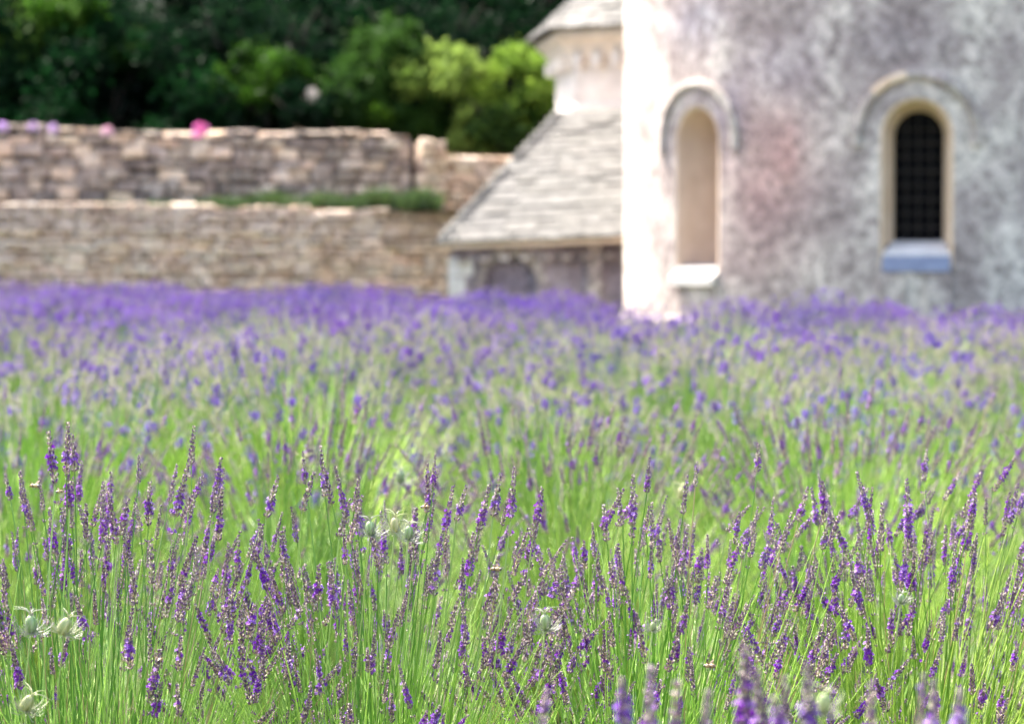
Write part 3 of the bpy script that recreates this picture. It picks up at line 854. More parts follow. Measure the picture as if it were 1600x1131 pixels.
# ------------------------------------------------------------------ flowers on the wall
def wall_flower(px, py, d, r_, col, label, cat='flower', name='pink_flower', h=.25):
    p = at(px, py, d); t = thing(name, label, cat, (p.x, p.y, p.z-h))
    b = MB(); b.tube([(0, 0, 0), (.02, 0, h*.5), (0, 0, h)], .012, 5, (.08, .15, .04)); b.build('stem', M_stem, t)
    b = MB(); q = random.Random(int(px))
    for k in range(26):
        a = q.uniform(0, 6.28); e = q.uniform(-.6, 1.4); dv = Vector((math.cos(a)*math.cos(e), math.sin(a)*math.cos(e), math.sin(e)))
        o_ = dv.orthogonal().normalized(); s_ = dv.cross(o_)
        c_ = Vector((0, 0, h)); f = q.uniform(.8, 1.2); cc = tuple(x*f for x in col)
        b.add([c_+dv*r_*.2, c_+dv*r_*.8+o_*r_*.4, c_+dv*r_*1.05, c_+dv*r_*.8-o_*r_*.4, c_+dv*r_*.75+s_*r_*.2], [(0, 1, 4), (1, 2, 4), (2, 3, 4), (3, 0, 4)], cc)
    b.build('petals', M_bloom, t); return t


wall_flower(313, 206, 45.9, .15, (.72, .22, .50), 'round bright pink flower standing on top of the terrace wall', h=.2)
for px, py, lb in ((52, 200, 'pale mauve flower on the wall top, second from the left edge'), (84, 203, 'pale lilac flower on the wall top, third from the left edge'),
                   (4, 200, 'mauve flower on the wall top at the left picture edge'), (168, 207, 'faint pink flower on the wall top between the lilac and bright pink ones')):
    wall_flower(px, py, 45.3, .10, (.50, .36, .58) if px != 168 else (.6, .4, .5), lb, h=.14)


# ------------------------------------------------------------------ lavender
def spike(seed, L, bloom, t0, hd=True, tone=0.0, tc=((.26, .17, .42), (.20, .10, .45))):
    """one flower spike growing along +Z from the origin; colours per vertex"""
    q = random.Random(seed); b = MB(); step = .0056 if hd else .0085
    n = max(4, int(L/step)); ncal = 8 if hd else 4
    b.tube([(0, 0, -.004), (0, 0, L*.6), (0, 0, L*.97)], [.0011, .0009, .0004], 4, (.26, .32, .13), cap=False)
    zs = [(i*L/n, i/(n-1)) for i in range(n)]
    if q.random() < .55: zs.insert(0, (-q.uniform(.012, .03), -.1))
    for z, t in zs:
        rr = .0017*(1-.4*max(t, 0)); tl = (.0066 if hd else .0082)*(1-.42*max(0, t)**2)
        if t < 0: tl *= .85
        ph = q.uniform(0, 6.28); nc = ncal if t < .85 else ncal-2
        if t < 0: nc = max(3, ncal-3)
        for k in range(nc):
            a = ph + 2*math.pi*k/nc + q.uniform(-.25, .25); out = R(q.uniform(30, 58)*(1-.45*max(0, t)))
            d = Vector((math.cos(a)*math.sin(out), math.sin(a)*math.sin(out), math.cos(out)))
            s0 = Vector((math.cos(a)*rr, math.sin(a)*rr, z + q.uniform(-.0014, .0014)))
            u = d.cross(Vector((0, 0, 1))).normalized(); w_ = d.cross(u)
            l_ = tl*q.uniform(.8, 1.15); wr = (.00125 if hd else .0023)*q.uniform(.8, 1.2)
            f = q.uniform(.65, 1.3)
            g0 = (.30*f, .29*f, .16*f); mm = (.31*f, .20*f, .24*f); tip = (.12*f, .05*f, .20*f)
            if q.random() < .40: mm = (.58*f, .50*f, .38*f); tip = (.26*f, .17*f, .24*f)
            if q.random() < .20: tip = (.78, .68, .60)
            m_ = tone; mm = tuple(x*(1-m_)+y*m_ for x, y in zip(mm, tc[0])); tip = tuple(x*(1-m_)+y*m_ for x, y in zip(tip, tc[1]))
            if hd:
                vs = [s0]; cl = [g0]
                for j, (fr, wv) in enumerate(((.35, 1.0), (.85, .85))):
                    for e in range(5):
                        an = 2*math.pi*e/5 + j*.3
                        vs.append(s0 + d*l_*fr + (u*math.cos(an)+w_*math.sin(an))*wr*wv); cl.append(mm if j == 0 else tip)
                vs.append(s0+d*l_); cl.append(tuple(x*.6 for x in tip))
                fs = [(0, 1+(e+1) % 5, 1+e) for e in range(5)] + [(1+e, 1+(e+1) % 5, 6+(e+1) % 5, 6+e) for e in range(5)] + [(6+e, 6+(e+1) % 5, 11) for e in range(5)]
                b.add(vs, fs, cl)
            else:
                vs = [s0] + [s0+d*l_*.6+(u*math.cos(2.09*e)+w_*math.sin(2.09*e))*wr for e in range(3)] + [s0+d*l_]
                b.add(vs, [(0, 2, 1), (0, 3, 2), (0, 1, 3), (1, 2, 4), (2, 3, 4), (3, 1, 4)], [g0, mm, mm, mm, tip])
            tt = max(t, 0)
            pb = min(1, bloom*1.15) if hd else min(1.6, bloom*1.7); pb *= math.exp(-((tt-t0)/.17)**2)
            if q.random() < pb:
                c_ = s0 + d*l_*.95; e0 = q.uniform(0, 6.28); f = q.uniform(.7, 1.25)
                vc = ((.19*f, .02*f, .40*f) if hd else (.11*f, .015*f, .40*f)) if q.random() < (.78 if hd else .95) else (.48*f, .25*f, .74*f)
                vd = tuple(x*.6 for x in vc); npet = 5 if hd else 3; pl = (.0030 if hd else (.0076 if bloom > .5 else .006))*q.uniform(.8, 1.3)
                for e in range(npet):
                    an = e0 + 2*math.pi*e/npet; rd = (u*math.cos(an)+w_*math.sin(an)); sd_ = (u*-math.sin(an)+w_*math.cos(an))
                    b.add([c_, c_+d*pl*.5+rd*pl*.7+sd_*pl*.42, c_+d*pl*.55+rd*pl*1.1, c_+d*pl*.5+rd*pl*.7-sd_*pl*.42], [(0, 1, 2), (0, 2, 3)], [vd, vc, vc, vc])
    return b


def make_spikes(hd, tone=0.0, tc=((.17, .11, .36), (.12, .06, .38))):
    out = {'low': [], 'mid': [], 'high': []}
    specs = [('low', 0, 0), ('low', .1, .3), ('low', .25, .2), ('low', .12, .7), ('low', .35, .3), ('mid', .75, .25), ('mid', .7, .45), ('mid', .85, .15), ('mid', .55, .6),
             ('high', .95, .35), ('high', 1.0, .2), ('high', .9, .5)]
    q = random.Random(99)
    for i, (k, bl, t0) in enumerate(specs*2 if hd else specs):
        if k == 'low' and not hd: bl *= .25
        out[k].append(spike(100+i, q.uniform(.046, .082) if hd else q.uniform(.052, .088), bl, t0, hd, tone, tc))
    return out


HD = {k: [b.mesh('flower_spike', M_bloom) for b in v] for k, v in make_spikes(True).items()}
def tri_arr(b):
    v = np.array(b.v, np.float32); t = []
    for f in b.f:
        for j in range(1, len(f)-1): t.append((f[0], f[j], f[j+1]))
    return v, np.array(t, np.int32), np.array(b.c, np.float32)
LD = {k: [tri_arr(b) for b in v] for k, v in make_spikes(False).items()}
LDS = {k: [tri_arr(b) for b in v] for k, v in make_spikes(False, .6, ((.44, .48, .28), (.38, .33, .28))).items()}
LDF = {k: [tri_arr(b) for b in v] for k, v in make_spikes(False, .45).items()}


def stem_paths(n, seed, H, RX, RY, lean, jit=.06, low=.0, K=6, inner=False):
    """curved stems from the root of the bush out to its dome; returns (n,K,3) points"""
    q = np.random.default_rng(seed)
    rho = np.sqrt(q.uniform(0, 1, n)); ph = q.uniform(0, 2*np.pi, n)
    if inner: H = H*.8
    tx = rho*np.cos(ph)*RX; ty = rho*np.sin(ph)*RY
    tz = H*(1-.42*rho**2.4) + q.normal(0, jit, n) - low*q.uniform(0, 1, n)
    tz = np.clip(tz, .12, H+.06)
    tx = tx + lean*(.7+.3*tz/H) * q.uniform(.5, 1.5, n)
    b0 = np.stack([tx*.25+q.normal(0, .055, n), ty*.25+q.normal(0, .055, n), np.full(n, .02)], 1)
    tip = np.stack([tx, ty, tz], 1)
    ctl = np.stack([tx*.62+q.normal(0, .034, n), ty*.62+q.normal(0, .034, n), tz*q.uniform(.48, .68, n)], 1)
    t = np.linspace(0, 1, K)[None, :, None]
    return (1-t)**2*b0[:, None] + 2*t*(1-t)*ctl[:, None] + t**2*tip[:, None]


def tubes(paths, r0, r1, cols, sides=3):
    n, K, _ = paths.shape
    ang = np.arange(sides)*2*np.pi/sides
    circ = np.stack([np.cos(ang), np.sin(ang), 0*ang], 1)
    rad = np.linspace(r0, r1, K)
    v = (paths[:, :, None, :] + circ[None, None]*rad[None, :, None, None]).reshape(-1, 3)
    base = (np.arange(n)*K*sides)[:, None, None, None]
    i = (np.arange(K-1)*sides)[None, :, None, None]; k = np.arange(sides)[None, None, :, None]; k2 = (k+1) % sides
    a = base+i+k; b = base+i+k2; c = base+i+sides+k2; d = base+i+sides+k
    t = np.concatenate([np.concatenate([a, b, c], 3).reshape(-1, 3), np.concatenate([a, c, d], 3).reshape(-1, 3)])
    return v, t, np.repeat(cols, K*sides, 0)


def leaf_blades(n, seed, H, RX, RY, length, width, lean):
    """narrow leaves all along the lower stems"""
    q = np.random.default_rng(seed)
    rho = np.sqrt(q.uniform(0, 1, n)); ph = q.uniform(0, 2*np.pi, n)
    zz = q.uniform(.03, .62, n)*H*(1-.35*rho**2)
    c = np.stack([rho*np.cos(ph)*RX*.95+lean*zz, rho*np.sin(ph)*RY*.95, zz], 1)
    d = np.stack([np.cos(ph)*rho*.6+q.normal(0, .35, n), np.sin(ph)*rho*.6+q.normal(0, .35, n), q.uniform(.5, 1.4, n)], 1); d /= np.linalg.norm(d, axis=1)[:, None]
    s = np.cross(d, q.normal(size=(n, 3))); s /= np.linalg.norm(s, axis=1)[:, None]
    L = (length*q.uniform(.6, 1.4, n))[:, None]; w_ = width*.5
    v = np.stack([c, c+d*L*.5+s*w_, c+d*L, c+d*L*.5-s*w_], 1).reshape(-1, 3)
    i = np.arange(n)[:, None]*4
    t = np.concatenate([i+[0, 1, 2], i+[0, 2, 3]], 1).reshape(-1, 3)
    f = q.uniform(0, 1, n)[:, None]
    col = np.array((.07, .14, .03))*(1-f) + np.array((.26, .42, .10))*f
    return v, t, np.repeat(col, 4, 0)


def stem_cols(n, seed, green=1.0):
    q = np.random.default_rng(seed); f = q.uniform(0, 1, n)[:, None]**1.2
    c = np.array((.10, .26, .015))*(1-f) + np.array((.66, .84, .22))*f
    dead = q.uniform(0, 1, n) < .05
    c[dead] = (.42, .33, .18)
    return c*green


def join(parts):
    vs, ts, cs = [], [], []; o = 0
    for v, t, c in parts: vs.append(v); ts.append(t+o); cs.append(c); o += len(v)
    return np.concatenate(vs), np.concatenate(ts), np.concatenate(cs)


def stems_mesh(paths, seed, H, RX, RY, lean, extra, leaves, r=.00115, K=6):
    n = len(paths)
    parts = [tubes(paths, r*1.15, r*.85, stem_cols(n, seed))]
    if extra:
        ex = stem_paths(extra, seed+5, H*.86, RX*.95, RY*.95, lean, .09, .22, K)
        parts.append(tubes(ex, r*1.25, r*.45, stem_cols(extra, seed+6)))
    st = np_mesh('stems', *join(parts), M_stem)
    lf = np_mesh('leaves', *leaf_blades(leaves, seed+9, H, RX, RY, .05, .0036 if r < .0013 else .006, lean), M_leaf)
    return st, lf


def pick(q, mix):
    x = q.random(); return 'low' if x < mix[0] else ('mid' if x < mix[0]+mix[1] else 'high')


def align(d, q):
    d = Vector(d).normalized() + Vector((q.gauss(0, .07), q.gauss(0, .07), 0))
    return Vector(d).to_track_quat('Z', 'Y') @ Quaternion((0, 0, 1), q.uniform(0, 6.28))


def hd_bush(seed, H, RX, RY, lean, nsp, mix, extra=620, leaves=1500, low=.14, bias=None):
    """an Empty with stems, leaves and one object per flower spike"""
    q = random.Random(seed); t = bpy.data.objects.new('lavender_bush', None); C.objects.link(t); t.empty_display_size = .1
    P = stem_paths(nsp, seed, H, RX, RY, lean, .055, low)
    st, lf = stems_mesh(P, seed, H, RX, RY, lean, extra, leaves)
    link('stems', st, t, 'stuff'); link('leaves', lf, t, 'stuff')
    for i in range(nsp):
        d = P[i, -1]-P[i, -2]; o = link('flower_spike', q.choice(HD[pick(q, mix)]), t)
        o.location = P[i, -1]; o.rotation_mode = 'QUATERNION'; o.rotation_quaternion = align(d, q)
        s = q.uniform(.68, 1.06); wd = s*q.uniform(.66, .92); o.scale = (wd, wd, s)
    return t


def rot_from(d):
    """(n,3) directions to (n,3,3) matrices mapping +Z onto them"""
    d = d/np.linalg.norm(d, axis=1)[:, None]; up = np.tile([0., 1., 0.], (len(d), 1))
    x = np.cross(up, d); x /= np.linalg.norm(x, axis=1)[:, None]; y = np.cross(d, x)
    return np.stack([x, y, d], 2)


def ld_meshes(seed, H, RX, RY, lean, nsp, mix, lib, extra, leaves, r, ws=1.0):
    q = random.Random(seed); P = stem_paths(nsp, seed, H, RX, RY, lean, .05, .08, 4)
    M = rot_from(P[:, -1]-P[:, -2]); parts = []
    for i in range(nsp):
        v, t, c = q.choice(lib[pick(q, mix)]); s = q.uniform(.8, 1.25)
        parts.append(((v*[s*ws, s*ws, s]) @ M[i].T + P[i, -1], t, c*q.uniform(.8, 1.2)))
    sp = np_mesh('flower_spikes', *join(parts), M_bloom)
    st, lf = stems_mesh(P, seed, H, RX, RY, lean, extra, leaves, r, 4)
    return sp, st, lf


ROW_SLOPE = .16
ordn = ['nearest', 'front', 'second', 'third', 'fourth', 'fifth', 'sixth', 'seventh', 'eighth', 'ninth', 'tenth', 'eleventh', 'twelfth', 'thirteenth',
        'fourteenth', 'fifteenth', 'sixteenth', 'seventeenth', 'eighteenth', 'nineteenth', 'twentieth', 'farthest']


def put(t, x, d, s=1.0, rz=0.0, z=0.0):
    t.location = (x, d + ROW_SLOPE*x, z); t.rotation_euler = (0, 0, rz); t.scale = (s, s, s)


# front row, in focus: every bush its own
front = [(-1.38, .66, .02), (-.98, .67, .0), (-.58, .68, .02), (-.20, .655, .035), (.18, .645, .05), (.56, .65, .06), (.96, .68, .09), (1.38, .70, .10)]
front_lab = ['lavender bush cut off by the left edge of the front row', 'in focus lavender bush at the left edge, behind the pair of hairy seed pods',
             'in focus lavender bush left of centre, left of the three pale seed pods', 'in focus lavender bush carrying violet clusters below the three pale seed pods',
             'in focus lavender bush at the middle of the front row, with long straight stems', 'in focus lavender bush right of centre, with stems starting to lean right',
             'slightly soft lavender bush near the right edge, its stems leaning right', 'lavender bush cut off by the right edge of the front row']
for i, (x, H, ln) in enumerate(front):
    t = hd_bush(300+i, H, .33, .48, ln, 298, (.60, .29, .11) if x < .5 else (.42, .36, .22), 760, 1000)
    put(t, x, 3.98+rnd.uniform(-.03, .03)); tag(t, front_lab[i], 'lavender', 'lavender bushes of the front row')
FR = 'lavender bushes below the bottom edge'
# nearest row: only tips reach into the bottom right
for i, (x, H) in enumerate(((.20, .60), (.56, .63), (.95, .60))):
    t = hd_bush(340+i, H, .32, .30, .03, 150, (.25, .35, .40), 160, 500)
    put(t, x, 2.0, 1.0)
    tag(t, ('strongly blurred lavender bush at bottom edge right of centre, violet tips', 'strongly blurred lavender bush at bottom edge below the leaning spikes, grey tips',
            'strongly blurred lavender bush at the bottom right corner')[i], 'lavender', FR)
# second row
protos = [hd_bush(360+i, .66, .46, .62, .06, 220, (.76, .20, .04), 760, 1300, .12) for i in range(3)]
xs2 = [-1.75, -1.12, -.5, .12, .75, 1.38, 2.0]
for i, x in enumerate(xs2):
    t = protos[i] if i < 3 else copy_tree(protos[i % 3])
    put(t, x, 6.35+rnd.uniform(-.05, .05), rnd.uniform(.97, 1.03), 0)
    tag(t, 'mostly green second row lavender bush, ' + ('cut off at the left edge', 'near the left edge', 'behind the left part of the pale pods', 'behind the middle of the front row',
        'right of the middle, under the white wall edge', 'near the right edge, below the arched window', 'cut off at the right edge')[i], 'lavender', 'lavender bushes of the second row')

# farther rows: one object each for spikes, stems, leaves
libs = {}
def variants(kind):
    if kind not in libs:
        mix, lib, green, ext = {'a': ((.80, .06, .14), LDS, 1, 520), 'b': ((.72, .08, .20), LDS, 1, 420), 'c': ((.60, .10, .30), LDS, 1, 320), 'e': ((.36, .18, .46), LDF, 1, 260)}[kind]
        nsp = dict(a=230, b=260, c=290, e=330)[kind]
        libs[kind] = [ld_meshes(500+ord(kind)*10+k, .66,   .48, .60, .07, nsp, mix, lib, ext, 600, .0016 if kind in 'ab' else .0022, dict(a=.85, b=1.0, c=1.15, e=1.35)[kind]) for k in range(4 if kind in 'ab' else 3)]
    return libs[kind]


def allowed(x, y):
    if y > 42.2 + .05*x: return False
    if x > -.045*y + .2 and y > 33: return False
    if x > .035*y and y > 25.5 + .6*math.sin(x*2): return False
    if (Vector((x, y, 0)) - AC).length < AR + .55: return False
    if x > 4.3 and y > 31: return False
    return True


d = 8.3; row = 3; count = 0
while d < 44:
    half = .19*d + 1.2; sp = .64 if d < 16 else .74; x = -half + rnd.uniform(0, .3); k = 0
    kind = 'a' if d < 10 else 'b' if d < 13.5 else 'c' if d < 19.5 else 'e'
    while x < half:
        y = d + ROW_SLOPE*x
        if allowed(x, y):
            sp_, st_, lf_ = rnd.choice(variants(kind))
            t = thing('lavender_bush', 'x', 'lavender'); s = rnd.uniform(.9, 1.08) * (1.0 if d < 30 else 1.03)
            link('flower_spikes', sp_, t, 'stuff'); link('stems', st_, t, 'stuff'); link('leaves', lf_, t, 'stuff')
            put(t, x, d+rnd.uniform(-.08, .08), s, rnd.uniform(-.3, .3)+(math.pi if rnd.random() < .2 else 0))
            t.scale = (s*(1.12 if d > 16 else 1), s*(1.1 if d > 16 else 1), s*rnd.uniform(.88, 1.07))
            pxx = 800 + x/y*FPX
            look = {'a': 'soft green and violet', 'b': 'blurred sage green', 'c': 'blurred violet dotted', 'e': 'small deep purple'}[kind]
            if -30 < pxx < 1630:
                wh = [w_ for lim, w_ in ((60, 'at the left edge'), (180, 'under the mauve wall flowers'), (260, 'left of the pink flower'), (370, 'under the pink flower'), (520, 'under the rock'), (625, 'left of the dark wall slot'),
                      (690, 'under the stone pier'), (760, 'under the roof corner'), (860, 'under the chapel door'), (960, 'under the tower'), (1040, 'under the white wall edge'), (1140, 'under the blind niche'),
                      (1250, 'under the rust pink stain'), (1370, 'between stain and dark window'), (1500, 'under the dark window'), (1999, 'at the right edge')) if pxx < lim][0]
                t['label'] = f'{look} lavender bush, {ordn[min(row, 21)]} row, {wh}'
            else: t['label'] = f'lavender bush of the {ordn[min(row, 21)]} row, outside the ' + ('left' if pxx < 0 else 'right') + ' edge'
            t['group'] = f'lavender bushes of the {ordn[min(row, 21)]} row'
            count += 1
        x += sp*rnd.uniform(.92, 1.08); k += 1
    d += 2.0 if d < 30 else 1.7; row += 1
print('far bushes', count)
same = {}
for o in C.objects:
    if o.name.startswith('lavender_bush') and o.parent is None: same.setdefault(o['label'], []).append(o)
for lb, os_ in same.items():
    if len(os_) > 1:
        os_.sort(key=lambda o: o.location.x/o.location.y)
        for k_, o in enumerate(os_):
            o['label'] = lb + ', ' + (('left', 'right') if len(os_) == 2 else ('left', 'middle', 'right') if len(os_) == 3 else ('first', 'second', 'third', 'fourth', 'fifth', 'sixth', 'seventh'))[k_] + ' one'


# tall single spikes of the front row, placed as in the photograph, each belonging to the nearest bush
bushes = [o for o in C.objects if o.name.startswith('lavender_bush') and o.get('group') == 'lavender bushes of the front row']
tall = [(75, 672, 3.70, 'high', 1.35), (98, 712, 3.74, 'mid', 1.1), (350, 712, 3.72, 'mid', 1.1), (291, 714, 3.74, 'mid', 1.25), (312, 738, 3.7, 'mid', .9), (206, 775, 3.66, 'mid', 1.1),
        (434, 738, 3.72, 'mid', 1.2), (490, 733, 3.74, 'low', 1.15), (816, 728, 3.68, 'mid', 1.1), (788, 738, 3.78, 'mid', 1.2), (712, 755, 3.7, 'mid', 1.0), (731, 755, 3.7, 'mid', 1.0),
        (850, 758, 3.72, 'high', 1.2), (982, 753, 3.75, 'mid', 1.0), (1006, 764, 3.78, 'mid', 1.1), (1175, 775, 4.05, 'low', 1.1), (1195, 780, 4.2, 'high', .9), (1363, 752, 4.3, 'high', 1.0),
        (1458, 757, 4.4, 'mid', .95), (1510, 730, 4.45, 'high', 1.0), (1540, 732, 4.3, 'mid', 1.1), (1588, 703, 4.35, 'high', 1.1), (1471, 760, 4.4, 'high', .85), (548, 775, 3.72, 'low', 1.1),
        (563, 770, 3.76, 'low', 1.1), (664, 790, 3.66, 'mid', 1.2), (150, 765, 3.68, 'high', 1.0), (172, 765, 3.7, 'low', 1.1), (1435, 785, 4.3, 'high', 1.0), (1280, 790, 4.2, 'high', .9)]
q = random.Random(12)
for px, py, d, kd, s in tall:
    tip = at(px, py, d); me = q.choice(HD[kd]); L = max(v.co.z for v in me.vertices)*s*.9
    ln = .03 if px < 900 else .07
    foot = tip - Vector((ln*.5*(1 if px > 200 else -.6), 0, L)); hb = min(bushes, key=lambda o: (o.location - foot).length)
    root = Vector((foot.x - ln - .02, foot.y + .12, .05)); mid = root.lerp(foot, .55) + Vector((-.012, .015, 0))
    K = [root*(1-t)**2 + mid*2*t*(1-t) + foot*t*t for t in (0, .2, .4, .6, .8, 1)]
    b = MB(); b.tube([k_ - hb.location for k_ in K], .0011, 4, (.34, .48, .16), cap=False); b.build('tall_stem', M_stem, hb)
    o = link('flower_spike', me, hb); o.location = foot - hb.location; o.rotation_mode = 'QUATERNION'
    o.rotation_quaternion = align(tip-foot, q); o.scale = (s*.72, s*.72, s*.9)
# blurred tips of the nearest row, bottom right
near = [o for o in C.objects if o.get('group') == FR]
for px, py, d, kd, s in ((1024, 1064, 2.25, 'high', 1.2), (986, 1082, 2.3, 'high', 1.0), (1060, 1090, 2.2, 'high', 1.3), (1172, 1030, 2.3, 'high', 1.25), (1205, 1065, 2.25, 'high', 1.1),
                         (1230, 1075, 2.25, 'high', 1.0), (1272, 1060, 2.2, 'mid', 1.1), (1465, 1085, 2.3, 'high', .9), (1365, 1085, 2.3, 'mid', 1.0), (1100, 1095, 2.2, 'high', 1.0), (850, 1100, 2.4, 'low', 1.0), (1500, 1100, 2.2, 'mid', 1.0)):
    tip = at(px, py-26, d); me = q.choice(HD[kd]); L = max(v.co.z for v in me.vertices)*s
    foot = tip - Vector((.004, 0, L)); hb = min(near, key=lambda o: (o.location-foot).length)
    root = Vector((foot.x-.03, foot.y-.1, .05)); mid = root.lerp(foot, .55)
    K = [root*(1-t)**2 + mid*2*t*(1-t) + foot*t*t for t in (0, .25, .5, .75, 1)]
    b = MB(); b.tube([k_-hb.location for k_ in K], .0011, 4, (.34, .48, .16), cap=False); b.build('tall_stem', M_stem, hb)
    o = link('flower_spike', me, hb); o.location = foot-hb.location; o.rotation_mode = 'QUATERNION'; o.rotation_quaternion = align(tip-foot, q); o.scale = (s, s, s)


# ------------------------------------------------------------------ love-in-a-mist seed pods
def seed_pod(px, py, d, s, label, tilt=0.0, seed=1):
    q = random.Random(seed); p = at(px, py, d); s *= .70; age = q.uniform(.75, 1.15)
    t = thing('seed_pod', label, 'seed pod', (p.x, p.y, 0)); z = p.z
    b = MB(); b.tube([(-.05, .05, .05), (-.03, .03, z*.55), (0, 0, z-.008*s)], .0012, 5, (.36, .46, .18), cap=False); b.build('stem', M_stem, t)
    m_ = Matrix.Rotation(tilt, 3, 'Y')
    b = MB(); seg = 20; ring_ = 8; vs = []
    for i in range(ring_+1):
        a = math.pi*i/ring_
        for k in range(seg):
            an = 2*math.pi*k/seg; rr = .0075*s*math.sin(a)**.8*(1+.10*math.cos(5*an)) if 0 < i < ring_ else .0006
            vs.append(m_ @ Vector((rr*math.cos(an), rr*math.sin(an), -math.cos(a)*.0115*s)) + Vector((0, 0, z)))
    cl = [((.46*age, .48, .26) if (k % 4) < 2 else (.26*age, .32, .12)) for i in range(ring_+1) for k in range(seg)]
    b.add(vs, [(i*seg+k, i*seg+(k+1) % seg, (i+1)*seg+(k+1) % seg, (i+1)*seg+k) for i in range(ring_) for k in range(seg)], cl)
    b.build('pod', M_pod, t, smooth=True)
    for k in range(5):
        an = 2*math.pi*k/5+q.uniform(-.2, .2); dx = Vector((math.cos(an), math.sin(an), 0)); L = .022*s*q.uniform(.8, 1.2)
        pts = [m_ @ (Vector((0, 0, .010*s)) + dx*(L*u_*u_*q.uniform(.6, 1.1)+.003*u_) + Vector((0, 0, L*(1.0*u_-.55*u_*u_)))) + Vector((0, 0, z)) for u_ in (0, .25, .5, .75, 1)]
        b = MB(); b.tube(pts, [.0011*s, .0009*s, .0008*s, .0006*s, .0003*s], 5, (.46*age, .48*age, .30)); b.build('horn', M_pod, t)
    b = MB()
    for k in range(44):
        an = q.uniform(0, 6.28); e = q.uniform(-.5, .9); dv = m_ @ Vector((math.cos(an)*math.cos(e), math.sin(an)*math.cos(e), math.sin(e)))
        L = .024*s*q.uniform(.6, 1.2); s0 = Vector((0, 0, z-.011*s)); sw = Vector((q.uniform(-1, 1), q.uniform(-1, 1), q.uniform(0, 1)))*.006*s
        pts = [s0, s0+dv*L*.6+sw*.3, s0+dv*L+sw+Vector((0, 0, .006*s))]
        b.tube(pts, [.0005, .0004, .0002], 3, (.40*age, .42*age, .29), cap=False)
        b.tube([pts[1], pts[1]+sw*1.2+dv*L*.25], [.0004, .0002], 3, (.40*age, .42*age, .29), cap=False)
    b.build('bracts', M_pod, t, kind='stuff')


PG = 'pale seed pods among the lavender'
seed_pod(578, 825, 3.62, 1.15, 'pale horned seed pod above the violet cluster, leftmost of the three', 0, 1)
seed_pod(617, 820, 3.70, 1.25, 'pale horned seed pod above the violet cluster, middle of the three', .1, 2)
seed_pod(638, 832, 3.60, 1.1, 'pale horned seed pod above the violet cluster, rightmost of the three', .15, 3)
seed_pod(48, 975, 3.40, 1.35, 'hairy green seed pod near the left edge, left one of a pair', 0, 4)
seed_pod(100, 978, 3.42, 1.4, 'whitish hairy seed pod with long curved horns, right one of the left pair', .5, 5)
seed_pod(42, 1098, 3.28, 1.3, 'hairy pale seed pod in the bottom left corner', .6, 6)
seed_pod(852, 972, 3.45, 1.25, 'pale hairy seed pod low in the middle among straight stems', -.1, 7)
seed_pod(1408, 935, 3.60, .8, 'whitish seed pod among the leaning spikes at right', .2, 8)
seed_pod(1020, 978, 3.50, .7, 'tiny white seed pod low between stems right of centre', .2, 10)
seed_pod(1287, 1098, 2.3, 1.0, 'large blurred pale seed pod at the bottom edge right of centre', .2, 9)
for i, (px, py, lb) in enumerate(((475, 725, 'blurred white seed pod in the green second row, left of centre'), (625, 745, 'blurred white seed pod in the green second row at the middle'),
                                  (1065, 770, 'blurred pale seed pod in the second row right of centre'))):
    seed_pod(px, py, 5.75, 1.5, lb, 0, 20+i)


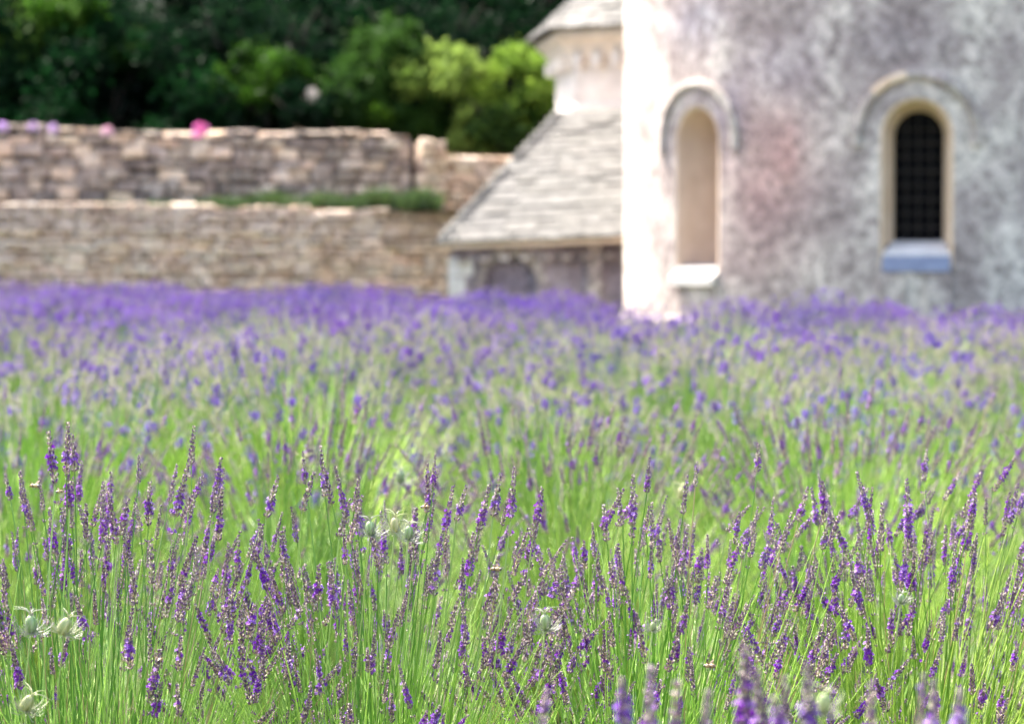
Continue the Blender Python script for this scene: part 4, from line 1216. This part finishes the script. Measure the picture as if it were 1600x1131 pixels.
# ------------------------------------------------------------------ bees
def bee(px, py, d, rz, label, s=1.0, fly=False, seed=1):
    p = at(px, py, d); t = thing('bee', label, 'bee', p, rz); s *= .85; t.scale = (s, s, s)
    b = MB(); vs = []; prof = [(0, .0004), (.0012, .0019), (.0024, .0022), (.003, .0012), (.0038, .0024), (.0056, .0029), (.0074, .0022), (.0078, .0014),
                               (.0092, .0026), (.0112, .0028), (.0132, .0021), (.0150, .0008), (.0154, .0002)]
    cl = []; n_ = 10
    for i, (x, r_) in enumerate(prof):
        zz = .0005*math.sin(x*200)
        for k in range(n_):
            an = 2*math.pi*k/n_; vs.append((x-.007, r_*math.cos(an), r_*math.sin(an)*.95+zz))
            cl.append((.03, .02, .015) if x < .003 else (.42, .26, .10) if x < .0076 else ((.40, .22, .06) if i % 2 else (.05, .03, .02)))
    b.add(vs, [(i*n_+k, i*n_+(k+1) % n_, (i+1)*n_+(k+1) % n_, (i+1)*n_+k) for i in range(len(prof)-1) for k in range(n_)] + [tuple(range(n_)), tuple((len(prof)-1)*n_+k for k in range(n_))[::-1]], cl)
    b.build('body', M_bee, t, smooth=True)
    for sy in (1, -1):
        for L, w_, back in ((.0100, .0034, .35), (.0070, .0026, .75)):
            dv = Vector((back, sy*1.0, .45)).normalized(); sd_ = dv.cross(Vector((0, 0, 1))).normalized(); r0 = Vector((-.001, sy*.0018, .0022))
            o_ = [r0, r0+dv*L*.35+sd_*w_*.4, r0+dv*L*.8+sd_*w_*.55, r0+dv*L, r0+dv*L*.8-sd_*w_*.45, r0+dv*L*.35-sd_*w_*.25]
            th = Vector((0, 0, .00006)); b = MB(); b.add([v+th for v in o_]+[v-th for v in o_], [tuple(range(6)), tuple(range(6, 12))[::-1]], (.16, .11, .06)); b.build('wing', M_wing, t)
        b = MB()
        b.tube([(-.0065, sy*.0006, .0012), (-.0085, sy*.0014, .0028), (-.0100, sy*.0018, .0022)], .00018, 4, (.03, .02, .02)); b.build('antenna', M_bee, t)
        for x in (-.003, -.001, .001):
            b = MB(); b.tube([(x, sy*.0015, -.0015), (x+.0008, sy*.0036, -.0022), (x+.0014, sy*.0042, -.0048)], [.0004, .0003, .0002], 4, (.06, .04, .03)); b.build('leg', M_bee, t)


BG = 'bees'
bee(55, 759, 3.66, 2.7, 'honey bee flying left of the tallest dark spike', 1.2)
bee(93, 768, 3.66, .6, 'honey bee clinging between the two tall left spikes', .9)
bee(664, 792, 3.64, .1, 'honey bee spreading wings at the tip of a spike right of the pods', 1.0)
bee(776, 889, 3.60, 2.9, 'tan bee hovering beside a violet spike at the middle', 1.2)
bee(1108, 1040, 3.42, -.4, 'dark bee on a violet flower low at right of centre', 1.25)
bee(250, 1031, 3.45, 1.3, 'dark bee on a leaning violet spike at lower left', 1.0)
print('objects', len(bpy.data.objects), 'tris', sum(len(m.polygons) for m in bpy.data.meshes))
